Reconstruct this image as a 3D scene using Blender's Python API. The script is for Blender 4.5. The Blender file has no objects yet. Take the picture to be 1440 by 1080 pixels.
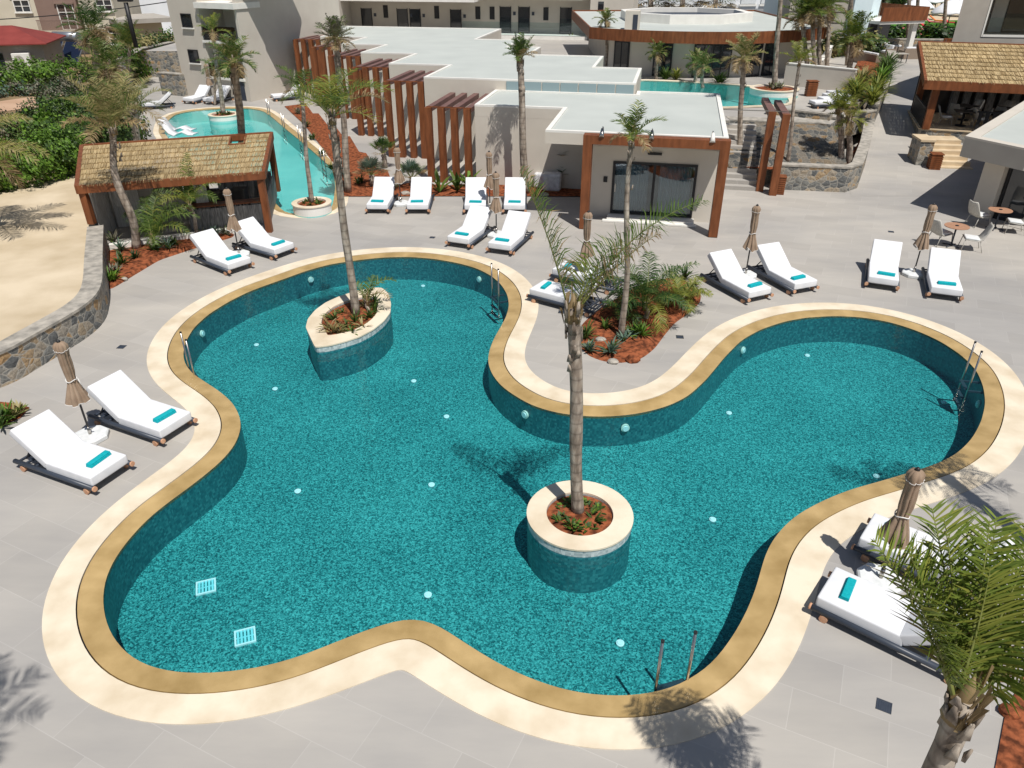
import bpy, bmesh, math, random
from mathutils import Vector, Matrix, noise
R = math.radians
C = bpy.context.scene.collection
scene = bpy.context.scene
# ------------------------------------------------------------------ camera geometry (real metres, ground z = 0)
F, PITCH, HC = 1040.0, R(30.3), 9.0
def ray(px, py):
    a = (px-720)/F; b = -(py-540)/F
    return Vector((a, math.cos(PITCH)+b*math.sin(PITCH), -math.sin(PITCH)+b*math.cos(PITCH)))
def g(px, py, z=0.0):
    d = ray(px, py); return Vector((0, 0, HC))+d*((z-HC)/d.z)
def gy(px, py, Y):
    d = ray(px, py); return Vector((0, 0, HC))+d*(Y/d.y)
def g2(px, py, z=0.0):
    p = g(px, py, z); return (p.x, p.y)
AX = R(-11.5)
UO = Vector((2.54, 26.96))
def uv(u, v):            # villa frame to world
    c, s = math.cos(AX), math.sin(AX)
    return (UO.x+u*c-v*s, UO.y+u*s+v*c)
# ------------------------------------------------------------------ materials
def newmat(name):
    m = bpy.data.materials.new(name); m.use_nodes = True
    nt = m.node_tree; b = nt.nodes['Principled BSDF']; return m, nt, b
def N(nt, t, **kw):
    n = nt.nodes.new(t)
    for k, v in kw.items(): setattr(n, k, v)
    return n
def srgb(r, gg, b):
    f = lambda c: (c/255/12.92) if c/255 <= 0.04045 else ((c/255+0.055)/1.055)**2.4
    return (f(r), f(gg), f(b), 1)
def ramp(nt, stops):
    n = N(nt, 'ShaderNodeValToRGB'); e = n.color_ramp.elements
    while len(e) < len(stops): e.new(0.5)
    for i, (p, c) in enumerate(stops):
        e[i].position = p; e[i].color = c if len(c) == 4 else (*c, 1)
    return n
def coords(nt, scale=(1, 1, 1), rot=(0, 0, 0), space='Object'):
    tc = N(nt, 'ShaderNodeTexCoord'); mp = N(nt, 'ShaderNodeMapping')
    mp.inputs['Scale'].default_value = scale; mp.inputs['Rotation'].default_value = rot
    nt.links.new(tc.outputs[space], mp.inputs['Vector']); return mp.outputs['Vector']
def mat_noise(name, c0, c1, scale=3.0, rough=0.7, detail=6, bump=0.0, bscale=None, stretch=(1, 1, 1), lo=0.3, hi=0.7, spec=0.3, metal=0.0):
    m, nt, b = newmat(name)
    v = coords(nt, stretch)
    n = N(nt, 'ShaderNodeTexNoise'); n.inputs['Scale'].default_value = scale; n.inputs['Detail'].default_value = detail
    nt.links.new(v, n.inputs['Vector'])
    r = ramp(nt, [(lo, c0), (hi, c1)]); nt.links.new(n.outputs['Fac'], r.inputs[0]); nt.links.new(r.outputs[0], b.inputs['Base Color'])
    b.inputs['Roughness'].default_value = rough; b.inputs['Specular IOR Level'].default_value = spec; b.inputs['Metallic'].default_value = metal
    if bump:
        n2 = N(nt, 'ShaderNodeTexNoise'); n2.inputs['Scale'].default_value = bscale or scale*6; n2.inputs['Detail'].default_value = 5
        nt.links.new(v, n2.inputs['Vector'])
        bp = N(nt, 'ShaderNodeBump'); bp.inputs['Strength'].default_value = bump; bp.inputs['Distance'].default_value = 0.02
        nt.links.new(n2.outputs['Fac'], bp.inputs['Height']); nt.links.new(bp.outputs[0], b.inputs['Normal'])
    return m
def mat_plain(name, c, rough=0.5, metal=0.0, spec=0.4):
    c = c if len(c) == 4 else (*c, 1)
    d = tuple(x*0.86 for x in c[:3])+(1,)
    return mat_noise(name, d, c, scale=9, rough=rough, metal=metal, spec=spec)
def mat_leaf(name, c0, c1, trans=0.3):
    m, nt, b = newmat(name)
    geo = N(nt, 'ShaderNodeNewGeometry'); r = ramp(nt, [(0.0, c0), (1.0, c1)])
    nt.links.new(geo.outputs['Random Per Island'], r.inputs[0]); nt.links.new(r.outputs[0], b.inputs['Base Color'])
    b.inputs['Roughness'].default_value = 0.5; b.inputs['Specular IOR Level'].default_value = 0.35
    t = N(nt, 'ShaderNodeBsdfTranslucent'); nt.links.new(r.outputs[0], t.inputs['Color'])
    mx = N(nt, 'ShaderNodeMixShader'); mx.inputs[0].default_value = trans
    nt.links.new(b.outputs[0], mx.inputs[1]); nt.links.new(t.outputs[0], mx.inputs[2])
    nt.links.new(mx.outputs[0], nt.nodes['Material Output'].inputs['Surface']); return m
M = {}
def build_materials():
    # paving: large tiles, thin pale joints
    m, nt, b = newmat('paving'); a = math.atan2(-1.19, 2.49)
    v = coords(nt, (1, 1, 1), (0, 0, -a))
    br = N(nt, 'ShaderNodeTexBrick'); br.offset = 0.5
    for k, x in (('Scale', 1.0), ('Mortar Size', 0.006), ('Brick Width', 1.25), ('Row Height', 0.72), ('Mortar Smooth', 0.3), ('Bias', 0.0)): br.inputs[k].default_value = x
    br.inputs['Color1'].default_value = (0.388, 0.366, 0.335, 1); br.inputs['Color2'].default_value = (0.425, 0.402, 0.369, 1); br.inputs['Mortar'].default_value = (0.465, 0.442, 0.41, 1)
    nt.links.new(v, br.inputs['Vector'])
    v2 = coords(nt, (0.3, 1.3, 1), (0, 0, -a))
    n1 = N(nt, 'ShaderNodeTexNoise'); n1.inputs['Scale'].default_value = 0.9; n1.inputs['Detail'].default_value = 7; n1.inputs['Roughness'].default_value = 0.62
    nt.links.new(v2, n1.inputs['Vector'])
    r1 = ramp(nt, [(0.25, (0.88, 0.88, 0.89)), (0.75, (1.1, 1.09, 1.07))]); nt.links.new(n1.outputs['Fac'], r1.inputs[0])
    mx = N(nt, 'ShaderNodeMix', data_type='RGBA', blend_type='MULTIPLY'); mx.inputs[0].default_value = 1
    nt.links.new(br.outputs['Color'], mx.inputs[6]); nt.links.new(r1.outputs[0], mx.inputs[7])
    n2 = N(nt, 'ShaderNodeTexNoise'); n2.inputs['Scale'].default_value = 0.18; n2.inputs['Detail'].default_value = 4
    nt.links.new(coords(nt), n2.inputs['Vector'])
    r2 = ramp(nt, [(0.35, (0.85, 0.86, 0.885)), (0.65, (1.06, 1.05, 1.03))]); nt.links.new(n2.outputs['Fac'], r2.inputs[0])
    mx2 = N(nt, 'ShaderNodeMix', data_type='RGBA', blend_type='MULTIPLY'); mx2.inputs[0].default_value = 1
    nt.links.new(mx.outputs[2], mx2.inputs[6]); nt.links.new(r2.outputs[0], mx2.inputs[7])
    nt.links.new(mx2.outputs[2], b.inputs['Base Color']); b.inputs['Roughness'].default_value = 0.55; b.inputs['Specular IOR Level'].default_value = 0.3
    M['paving'] = m
    M['coping'] = mat_noise('pale_coping', (0.56, 0.455, 0.315, 1), (0.75, 0.66, 0.515, 1), 1.4, 0.6, 10, 0.08, 30, lo=0.25, hi=0.62)
    M['wetstone'] = mat_noise('wet_stone', (0.33, 0.22, 0.085, 1), (0.52, 0.365, 0.165, 1), 1.8, 0.28, 10, 0.05, 40, spec=0.5)
    # mosaic tiles, with ripple light and broad light patches painted into the colour
    def mosaic(name, cols, cell=0.05, grid=False):
        m, nt, b = newmat(name)
        vo = N(nt, 'ShaderNodeTexVoronoi'); vo.inputs['Scale'].default_value = 1/cell; vo.inputs['Randomness'].default_value = 0.15 if grid else 1.0
        v = coords(nt); nt.links.new(v, vo.inputs['Vector'])
        sep = N(nt, 'ShaderNodeSeparateColor'); nt.links.new(vo.outputs['Color'], sep.inputs[0])
        n = N(nt, 'ShaderNodeTexNoise'); n.inputs['Scale'].default_value = 14; n.inputs['Detail'].default_value = 4; nt.links.new(v, n.inputs['Vector'])
        n3 = N(nt, 'ShaderNodeTexNoise'); n3.inputs['Scale'].default_value = 0.45; n3.inputs['Detail'].default_value = 3; nt.links.new(v, n3.inputs['Vector'])  # broad noise stands in for large-scale light variation in the water
        a1 = N(nt, 'ShaderNodeMath', operation='MULTIPLY_ADD'); a1.inputs[1].default_value = 0.7 if not grid else 0.25
        nt.links.new(n.outputs['Fac'], a1.inputs[0]); nt.links.new(sep.outputs[0], a1.inputs[2])
        a2 = N(nt, 'ShaderNodeMath', operation='MULTIPLY_ADD'); a2.inputs[1].default_value = 0.5
        nt.links.new(n3.outputs['Fac'], a2.inputs[0]); nt.links.new(a1.outputs[0], a2.inputs[2])
        mr = N(nt, 'ShaderNodeMapRange'); mr.inputs['From Min'].default_value = 0.1; mr.inputs['From Max'].default_value = 1.9
        nt.links.new(a2.outputs[0], mr.inputs['Value'])
        r = ramp(nt, cols); nt.links.new(mr.outputs[0], r.inputs[0])
        nt.links.new(r.outputs[0], b.inputs['Base Color']); b.inputs['Roughness'].default_value = 0.4
        return m
    M['poolfloor'] = mosaic('pool_mosaic_ripple_light', [(0.16, (0.002, 0.036, 0.048)), (0.36, (0.012, 0.118, 0.134)), (0.58, (0.038, 0.245, 0.26)), (0.88, (0.105, 0.46, 0.47))], 0.024)  # speckle is mixed tile tones plus painted ripple light
    M['poolwall'] = mosaic('pool_wall_mosaic', [(0.1, (0.010, 0.095, 0.125)), (0.5, (0.026, 0.165, 0.195)), (0.9, (0.08, 0.29, 0.32))], 0.05, True)
    M['drytile'] = mosaic('waterline_mosaic', [(0.2, (0.28, 0.33, 0.34)), (0.5, (0.45, 0.5, 0.5)), (0.9, (0.62, 0.66, 0.65))], 0.05, True)
    M['lagoon'] = mat_noise('pale_pool_plaster', (0.20, 0.52, 0.50, 1), (0.30, 0.62, 0.58, 1), 0.5, 0.5)
    # water
    def water(name, tint, scale, strength):
        m, nt, b = newmat(name); nt.nodes.remove(b)
        tr = N(nt, 'ShaderNodeBsdfTransparent'); tr.inputs['Color'].default_value = tint
        gl = N(nt, 'ShaderNodeBsdfGlossy'); gl.inputs['Roughness'].default_value = 0.03
        fr = N(nt, 'ShaderNodeFresnel'); fr.inputs['IOR'].default_value = 1.33
        n = N(nt, 'ShaderNodeTexNoise'); n.inputs['Scale'].default_value = scale; n.inputs['Detail'].default_value = 3
        nt.links.new(coords(nt), n.inputs['Vector'])
        bp = N(nt, 'ShaderNodeBump'); bp.inputs['Strength'].default_value = strength; bp.inputs['Distance'].default_value = 0.03
        nt.links.new(n.outputs['Fac'], bp.inputs['Height']); nt.links.new(bp.outputs[0], gl.inputs['Normal']); nt.links.new(bp.outputs[0], fr.inputs['Normal'])
        mx = N(nt, 'ShaderNodeMixShader'); nt.links.new(fr.outputs[0], mx.inputs[0]); nt.links.new(tr.outputs[0], mx.inputs[1]); nt.links.new(gl.outputs[0], mx.inputs[2])
        nt.links.new(mx.outputs[0], nt.nodes['Material Output'].inputs['Surface']); return m
    M['water'] = water('water', (0.66, 0.93, 0.94, 1), 5, 0.35)
    M['water2'] = water('lagoon_water', (0.70, 0.95, 0.96, 1), 2.5, 0.25)
    # glass
    def glass(name, tint, refl):
        m, nt, b = newmat(name); nt.nodes.remove(b)
        tr = N(nt, 'ShaderNodeBsdfTransparent'); tr.inputs['Color'].default_value = tint
        gl = N(nt, 'ShaderNodeBsdfGlossy'); gl.inputs['Roughness'].default_value = 0.01; gl.inputs['Color'].default_value = (0.9, 0.95, 1, 1)
        fr = N(nt, 'ShaderNodeFresnel'); fr.inputs['IOR'].default_value = refl
        mx = N(nt, 'ShaderNodeMixShader'); nt.links.new(fr.outputs[0], mx.inputs[0]); nt.links.new(tr.outputs[0], mx.inputs[1]); nt.links.new(gl.outputs[0], mx.inputs[2])
        nt.links.new(mx.outputs[0], nt.nodes['Material Output'].inputs['Surface']); return m
    M['glass'] = glass('glass', (0.72, 0.8, 0.82, 1), 1.9)
    M['railglass'] = glass('rail_glass', (0.85, 0.92, 0.92, 1), 1.45)
    m, nt, b = newmat('dark_glazing'); b.inputs['Base Color'].default_value = (0.02, 0.024, 0.03, 1); b.inputs['Roughness'].default_value = 0.06; b.inputs['Specular IOR Level'].default_value = 0.9; M['darkglass'] = m
    m, nt, b = newmat('frosted_glass'); b.inputs['Base Color'].default_value = (0.24, 0.32, 0.34, 1); b.inputs['Roughness'].default_value = 0.15; M['frost'] = m
    M['white'] = mat_noise('white_fabric', (0.66, 0.67, 0.69, 1), (0.73, 0.73, 0.745, 1), 5, 0.85, 5, 0.06, 40, spec=0.1)
    M['towel'] = mat_noise('turquoise_terry', (0.005, 0.31, 0.36, 1), (0.015, 0.42, 0.46, 1), 30, 0.95, 4, 0.4, 200, spec=0.1)
    M['navy'] = mat_plain('dark_frame_metal', (0.045, 0.055, 0.075), 0.4)
    M['teak'] = mat_noise('orange_wood', (0.46, 0.23, 0.13, 1), (0.62, 0.36, 0.22, 1), 12, 0.6)
    M['taupe'] = mat_noise('taupe_canvas', (0.235, 0.165, 0.115, 1), (0.36, 0.265, 0.19, 1), 4, 0.9, 6, 0.15, 60, spec=0.1)
    M['piping'] = mat_plain('white_piping', (0.75, 0.73, 0.7), 0.8)
    M['pole'] = mat_plain('dark_pole', (0.05, 0.045, 0.045), 0.4)
    M['basewhite'] = mat_noise('pale_base_stone', (0.58, 0.60, 0.60, 1), (0.72, 0.73, 0.73, 1), 8, 0.7)
    M['steel'] = mat_plain('brushed_steel', (0.55, 0.52, 0.48), 0.28, 1.0)
    M['black'] = mat_plain('black_plastic', (0.02, 0.02, 0.022), 0.5)
    m, nt, b = newmat('pool_light_lens'); b.inputs['Base Color'].default_value = (0.8, 0.84, 0.9, 1); b.inputs['Roughness'].default_value = 0.3; M['lens'] = m
    M['bluegrate'] = mat_plain('pale_blue_grate', (0.30, 0.75, 0.85), 0.5)
    M['cream'] = mat_noise('cream_plaster', (0.55, 0.50, 0.43, 1), (0.60, 0.55, 0.475, 1), 1.2, 0.85, 6, 0.04, 60)
    M['paint'] = mat_noise('white_trim', (0.70, 0.68, 0.63, 1), (0.78, 0.76, 0.71, 1), 2, 0.75)
    M['greyplaster'] = mat_noise('grey_plaster', (0.36, 0.33, 0.29, 1), (0.41, 0.38, 0.335, 1), 1.2, 0.85, 6, 0.04, 60)
    M['render'] = mat_noise('beige_render', (0.52, 0.475, 0.41, 1), (0.57, 0.525, 0.455, 1), 0.9, 0.85, 6, 0.04, 60)
    M['roof'] = mat_noise('pale_membrane', (0.45, 0.475, 0.445, 1), (0.51, 0.535, 0.50, 1), 0.5, 0.6, 7)
    M['corten'] = mat_noise('rust_brown_wood', (0.13, 0.043, 0.016, 1), (0.25, 0.085, 0.032, 1), 2.2, 0.5, 8, 0.1, 30, stretch=(3, 3, 0.6))
    M['beamtop'] = mat_noise('dull_brown_paint', (0.14, 0.075, 0.065, 1), (0.19, 0.105, 0.09, 1), 2, 0.6)
    M['soil'] = mat_noise('red_soil', (0.085, 0.03, 0.016, 1), (0.30, 0.095, 0.042, 1), 7, 0.95, 10, 1.0, 16, spec=0.05, lo=0.36, hi=0.6)
    M['sand'] = mat_noise('pale_sand', (0.46, 0.37, 0.25, 1), (0.62, 0.52, 0.38, 1), 0.7, 0.95, 10, 0.25, 20, spec=0.05)
    M['earth'] = mat_noise('dry_earth', (0.16, 0.11, 0.06, 1), (0.30, 0.22, 0.13, 1), 0.4, 0.95, 8, 0.4, 8, spec=0.05)
    M['tanpath'] = mat_noise('tan_track', (0.40, 0.25, 0.16, 1), (0.52, 0.35, 0.24, 1), 0.6, 0.95, 8)
    M['lawn'] = mat_noise('lawn_grass', (0.045, 0.14, 0.02, 1), (0.09, 0.24, 0.035, 1), 2, 0.95, 9, 0.5, 40, spec=0.05)
    M['asphalt'] = mat_noise('grey_asphalt', (0.13, 0.135, 0.14, 1), (0.19, 0.195, 0.20, 1), 1, 0.9, 8)
    # stone masonry
    m, nt, b = newmat('rubble_stone'); v = coords(nt, (1, 1, 1.25))
    nz = N(nt, 'ShaderNodeTexNoise'); nz.inputs['Scale'].default_value = 3; nt.links.new(v, nz.inputs['Vector'])
    va = N(nt, 'ShaderNodeMix', data_type='RGBA'); va.inputs[0].default_value = 0.08; nt.links.new(v, va.inputs[6]); nt.links.new(nz.outputs['Color'], va.inputs[7])
    vo = N(nt, 'ShaderNodeTexVoronoi'); vo.inputs['Scale'].default_value = 3.6; nt.links.new(va.outputs[2], vo.inputs['Vector'])
    ve = N(nt, 'ShaderNodeTexVoronoi', feature='DISTANCE_TO_EDGE'); ve.inputs['Scale'].default_value = 3.6; nt.links.new(va.outputs[2], ve.inputs['Vector'])
    sp = N(nt, 'ShaderNodeSeparateColor'); nt.links.new(vo.outputs['Color'], sp.inputs[0])
    r = ramp(nt, [(0.0, (0.11, 0.115, 0.115)), (0.35, (0.20, 0.20, 0.185)), (0.6, (0.29, 0.265, 0.225)), (0.85, (0.34, 0.27, 0.185)), (1.0, (0.38, 0.245, 0.12))]); nt.links.new(sp.outputs[0], r.inputs[0])
    n5 = N(nt, 'ShaderNodeTexNoise'); n5.inputs['Scale'].default_value = 14; n5.inputs['Detail'].default_value = 6; nt.links.new(v, n5.inputs['Vector'])
    r5 = ramp(nt, [(0.3, (0.65, 0.65, 0.66)), (0.7, (1.25, 1.23, 1.2))]); nt.links.new(n5.outputs['Fac'], r5.inputs[0])
    mm = N(nt, 'ShaderNodeMix', data_type='RGBA', blend_type='MULTIPLY'); mm.inputs[0].default_value = 1; nt.links.new(r.outputs[0], mm.inputs[6]); nt.links.new(r5.outputs[0], mm.inputs[7])
    re = ramp(nt, [(0.0, (0, 0, 0)), (0.06, (1, 1, 1))]); nt.links.new(ve.outputs['Distance'], re.inputs[0])
    m2 = N(nt, 'ShaderNodeMix', data_type='RGBA'); nt.links.new(re.outputs[0], m2.inputs[0]); m2.inputs[6].default_value = (0.36, 0.335, 0.29, 1); nt.links.new(mm.outputs[2], m2.inputs[7])
    nt.links.new(m2.outputs[2], b.inputs['Base Color']); b.inputs['Roughness'].default_value = 0.9
    bp = N(nt, 'ShaderNodeBump'); bp.inputs['Strength'].default_value = 0.9; bp.inputs['Distance'].default_value = 0.06
    ad = N(nt, 'ShaderNodeMath', operation='MULTIPLY_ADD'); ad.inputs[1].default_value = 0.35; nt.links.new(n5.outputs['Fac'], ad.inputs[0]); nt.links.new(ve.outputs['Distance'], ad.inputs[2])
    nt.links.new(ad.outputs[0], bp.inputs['Height']); nt.links.new(bp.outputs[0], b.inputs['Normal']); M['stone'] = m
    M['stonecap'] = mat_noise('grey_stone_cap', (0.22, 0.205, 0.18, 1), (0.46, 0.42, 0.36, 1), 4, 0.9, 9, 0.6, 10)
    # thatch
    m, nt, b = newmat('straw_thatch'); geo = N(nt, 'ShaderNodeNewGeometry')
    r = ramp(nt, [(0.0, (0.20, 0.14, 0.07)), (0.45, (0.37, 0.275, 0.145)), (1.0, (0.50, 0.39, 0.225))]); nt.links.new(geo.outputs['Random Per Island'], r.inputs[0])
    n = N(nt, 'ShaderNodeTexNoise'); n.inputs['Scale'].default_value = 0.8; n.inputs['Detail'].default_value = 5; nt.links.new(coords(nt), n.inputs['Vector'])
    rr = ramp(nt, [(0.3, (0.8, 0.79, 0.78)), (0.7, (1.15, 1.13, 1.1))]); nt.links.new(n.outputs['Fac'], rr.inputs[0])
    mm = N(nt, 'ShaderNodeMix', data_type='RGBA', blend_type='MULTIPLY'); mm.inputs[0].default_value = 1; nt.links.new(r.outputs[0], mm.inputs[6]); nt.links.new(rr.outputs[0], mm.inputs[7])
    nt.links.new(mm.outputs[2], b.inputs['Base Color']); b.inputs['Roughness'].default_value = 0.95; b.inputs['Specular IOR Level'].default_value = 0.1; M['thatch'] = m
    M['reed'] = mat_noise('grey_reed', (0.10, 0.095, 0.09, 1), (0.36, 0.345, 0.325, 1), 10, 0.9, 6, stretch=(3, 3, 0.3))
    M['whitereed'] = mat_noise('white_reed', (0.42, 0.40, 0.37, 1), (0.66, 0.64, 0.6, 1), 10, 0.9, 6, stretch=(3, 3, 0.3))
    # trunks
    m, nt, b = newmat('palm_bark'); v = coords(nt, (1, 1, 1))
    n = N(nt, 'ShaderNodeTexNoise'); n.inputs['Scale'].default_value = 6; n.inputs['Detail'].default_value = 8; nt.links.new(coords(nt, (1.6, 1.6, 0.45)), n.inputs['Vector'])
    wv = N(nt, 'ShaderNodeTexWave', bands_direction='Z'); wv.inputs['Scale'].default_value = 1.5; wv.inputs['Distortion'].default_value = 2.6; wv.inputs['Detail'].default_value = 2; nt.links.new(v, wv.inputs['Vector'])
    r = ramp(nt, [(0.28, (0.10, 0.075, 0.056)), (0.48, (0.25, 0.205, 0.165)), (0.70, (0.44, 0.385, 0.32))]); nt.links.new(n.outputs['Fac'], r.inputs[0])
    rw = ramp(nt, [(0.0, (0.72, 0.7, 0.68)), (0.14, (1, 1, 1)), (1.0, (1.1, 1.08, 1.05))]); nt.links.new(wv.outputs['Fac'], rw.inputs[0])
    mm = N(nt, 'ShaderNodeMix', data_type='RGBA', blend_type='MULTIPLY'); mm.inputs[0].default_value = 1; nt.links.new(r.outputs[0], mm.inputs[6]); nt.links.new(rw.outputs[0], mm.inputs[7])
    nt.links.new(mm.outputs[2], b.inputs['Base Color']); b.inputs['Roughness'].default_value = 0.9
    bp = N(nt, 'ShaderNodeBump'); bp.inputs['Strength'].default_value = 0.6; bp.inputs['Distance'].default_value = 0.03; nt.links.new(n.outputs['Fac'], bp.inputs['Height']); nt.links.new(bp.outputs[0], b.inputs['Normal']); M['bark'] = m
    M['fibre'] = mat_leaf('dry_fibre', (0.12, 0.085, 0.055, 1), (0.30, 0.22, 0.15, 1), 0.1)
    M['rachis'] = mat_plain('frond_rib', (0.20, 0.22, 0.06), 0.6)
    M['leafgreen'] = mat_leaf('palm_green', (0.05, 0.095, 0.018, 1), (0.13, 0.20, 0.035, 1), 0.35)
    M['leaffresh'] = mat_leaf('palm_fresh_green', (0.08, 0.13, 0.02, 1), (0.26, 0.33, 0.06, 1), 0.45)  # fresh yellow green of the big corner palm
    M['leafdark'] = mat_leaf('palm_dark_green', (0.022, 0.06, 0.014, 1), (0.06, 0.12, 0.028, 1), 0.25)
    M['leafyellow'] = mat_leaf('palm_yellow_green', (0.17, 0.20, 0.03, 1), (0.30, 0.31, 0.06, 1), 0.35)
    M['leafdry'] = mat_leaf('palm_dry', (0.20, 0.135, 0.06, 1), (0.42, 0.31, 0.165, 1), 0.3)
    M['leafstraw'] = mat_leaf('palm_straw', (0.22, 0.20, 0.075, 1), (0.40, 0.34, 0.15, 1), 0.3)
    M['bushgreen'] = mat_leaf('bush_green', (0.03, 0.07, 0.014, 1), (0.11, 0.17, 0.035, 1), 0.3)
    M['bushbright'] = mat_leaf('bush_bright', (0.075, 0.17, 0.018, 1), (0.21, 0.36, 0.05, 1), 0.4)
    M['bushdark'] = mat_leaf('bush_dark', (0.016, 0.038, 0.012, 1), (0.05, 0.085, 0.025, 1), 0.2)
    M['bushgrey'] = mat_leaf('bush_grey', (0.085, 0.085, 0.055, 1), (0.24, 0.22, 0.155, 1), 0.25)
    M['bushblue'] = mat_leaf('bush_bluegreen', (0.08, 0.14, 0.10, 1), (0.16, 0.23, 0.17, 1), 0.2)
    M['pinkflower'] = mat_leaf('blossom', (0.5, 0.35, 0.38, 1), (0.7, 0.55, 0.58, 1), 0.2)
    M['redroof'] = mat_noise('dark_red_sheet', (0.19, 0.035, 0.028, 1), (0.25, 0.05, 0.04, 1), 1, 0.6)
    M['oldcream'] = mat_noise('weathered_cream', (0.54, 0.49, 0.385, 1), (0.64, 0.585, 0.47, 1), 0.5, 0.9, 8)
    M['mauve'] = mat_noise('mauve_render', (0.23, 0.155, 0.125, 1), (0.28, 0.195, 0.16, 1), 0.6, 0.9, 8)
    M['whitewash'] = mat_noise('white_wash', (0.66, 0.68, 0.70, 1), (0.76, 0.77, 0.78, 1), 0.5, 0.85)
    M['bluewhite'] = mat_noise('pale_blue_wash', (0.60, 0.72, 0.76, 1), (0.68, 0.79, 0.82, 1), 0.5, 0.85)
    M['solar'] = mat_plain('solar_cell', (0.012, 0.018, 0.04), 0.15)
    M['zinc'] = mat_plain('zinc', (0.5, 0.52, 0.55), 0.35, 0.8)
    M['interior'] = mat_noise('shaded_room', (0.05, 0.045, 0.04, 1), (0.09, 0.08, 0.07, 1), 2, 0.9)  # room shade put into a dark tone; dark joints use it too
    M['curtain'] = mat_noise('white_curtain', (0.55, 0.57, 0.6, 1), (0.8, 0.8, 0.82, 1), 5, 0.9, 3, stretch=(4, 4, 0.05))
    M['tabletop'] = mat_noise('terracotta_top', (0.36, 0.19, 0.115, 1), (0.43, 0.24, 0.15, 1), 8, 0.5)
    M['rattan'] = mat_noise('grey_rattan', (0.40, 0.38, 0.34, 1), (0.54, 0.52, 0.47, 1), 20, 0.8)
    M['wicker'] = mat_noise('brown_wicker', (0.22, 0.17, 0.13, 1), (0.30, 0.24, 0.19, 1), 20, 0.8)
    M['stepstone'] = mat_noise('tan_step', (0.50, 0.385, 0.25, 1), (0.62, 0.50, 0.34, 1), 2, 0.8)
    M['panelcream'] = mat_noise('clad_cream', (0.42, 0.39, 0.32, 1), (0.50, 0.46, 0.39, 1), 0.8, 0.8)
    M['orange'] = mat_plain('orange_cloth', (0.75, 0.22, 0.06), 0.9)
    M['pink'] = mat_plain('pink_cloth', (0.65, 0.16, 0.18), 0.9)
    M['red'] = mat_plain('red_cloth', (0.6, 0.04, 0.05), 0.8)
    M['wrap'] = mat_noise('plastic_wrap', (0.45, 0.45, 0.46, 1), (0.75, 0.75, 0.76, 1), 6, 0.3, 6, 0.3, 12)
build_materials()
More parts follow.
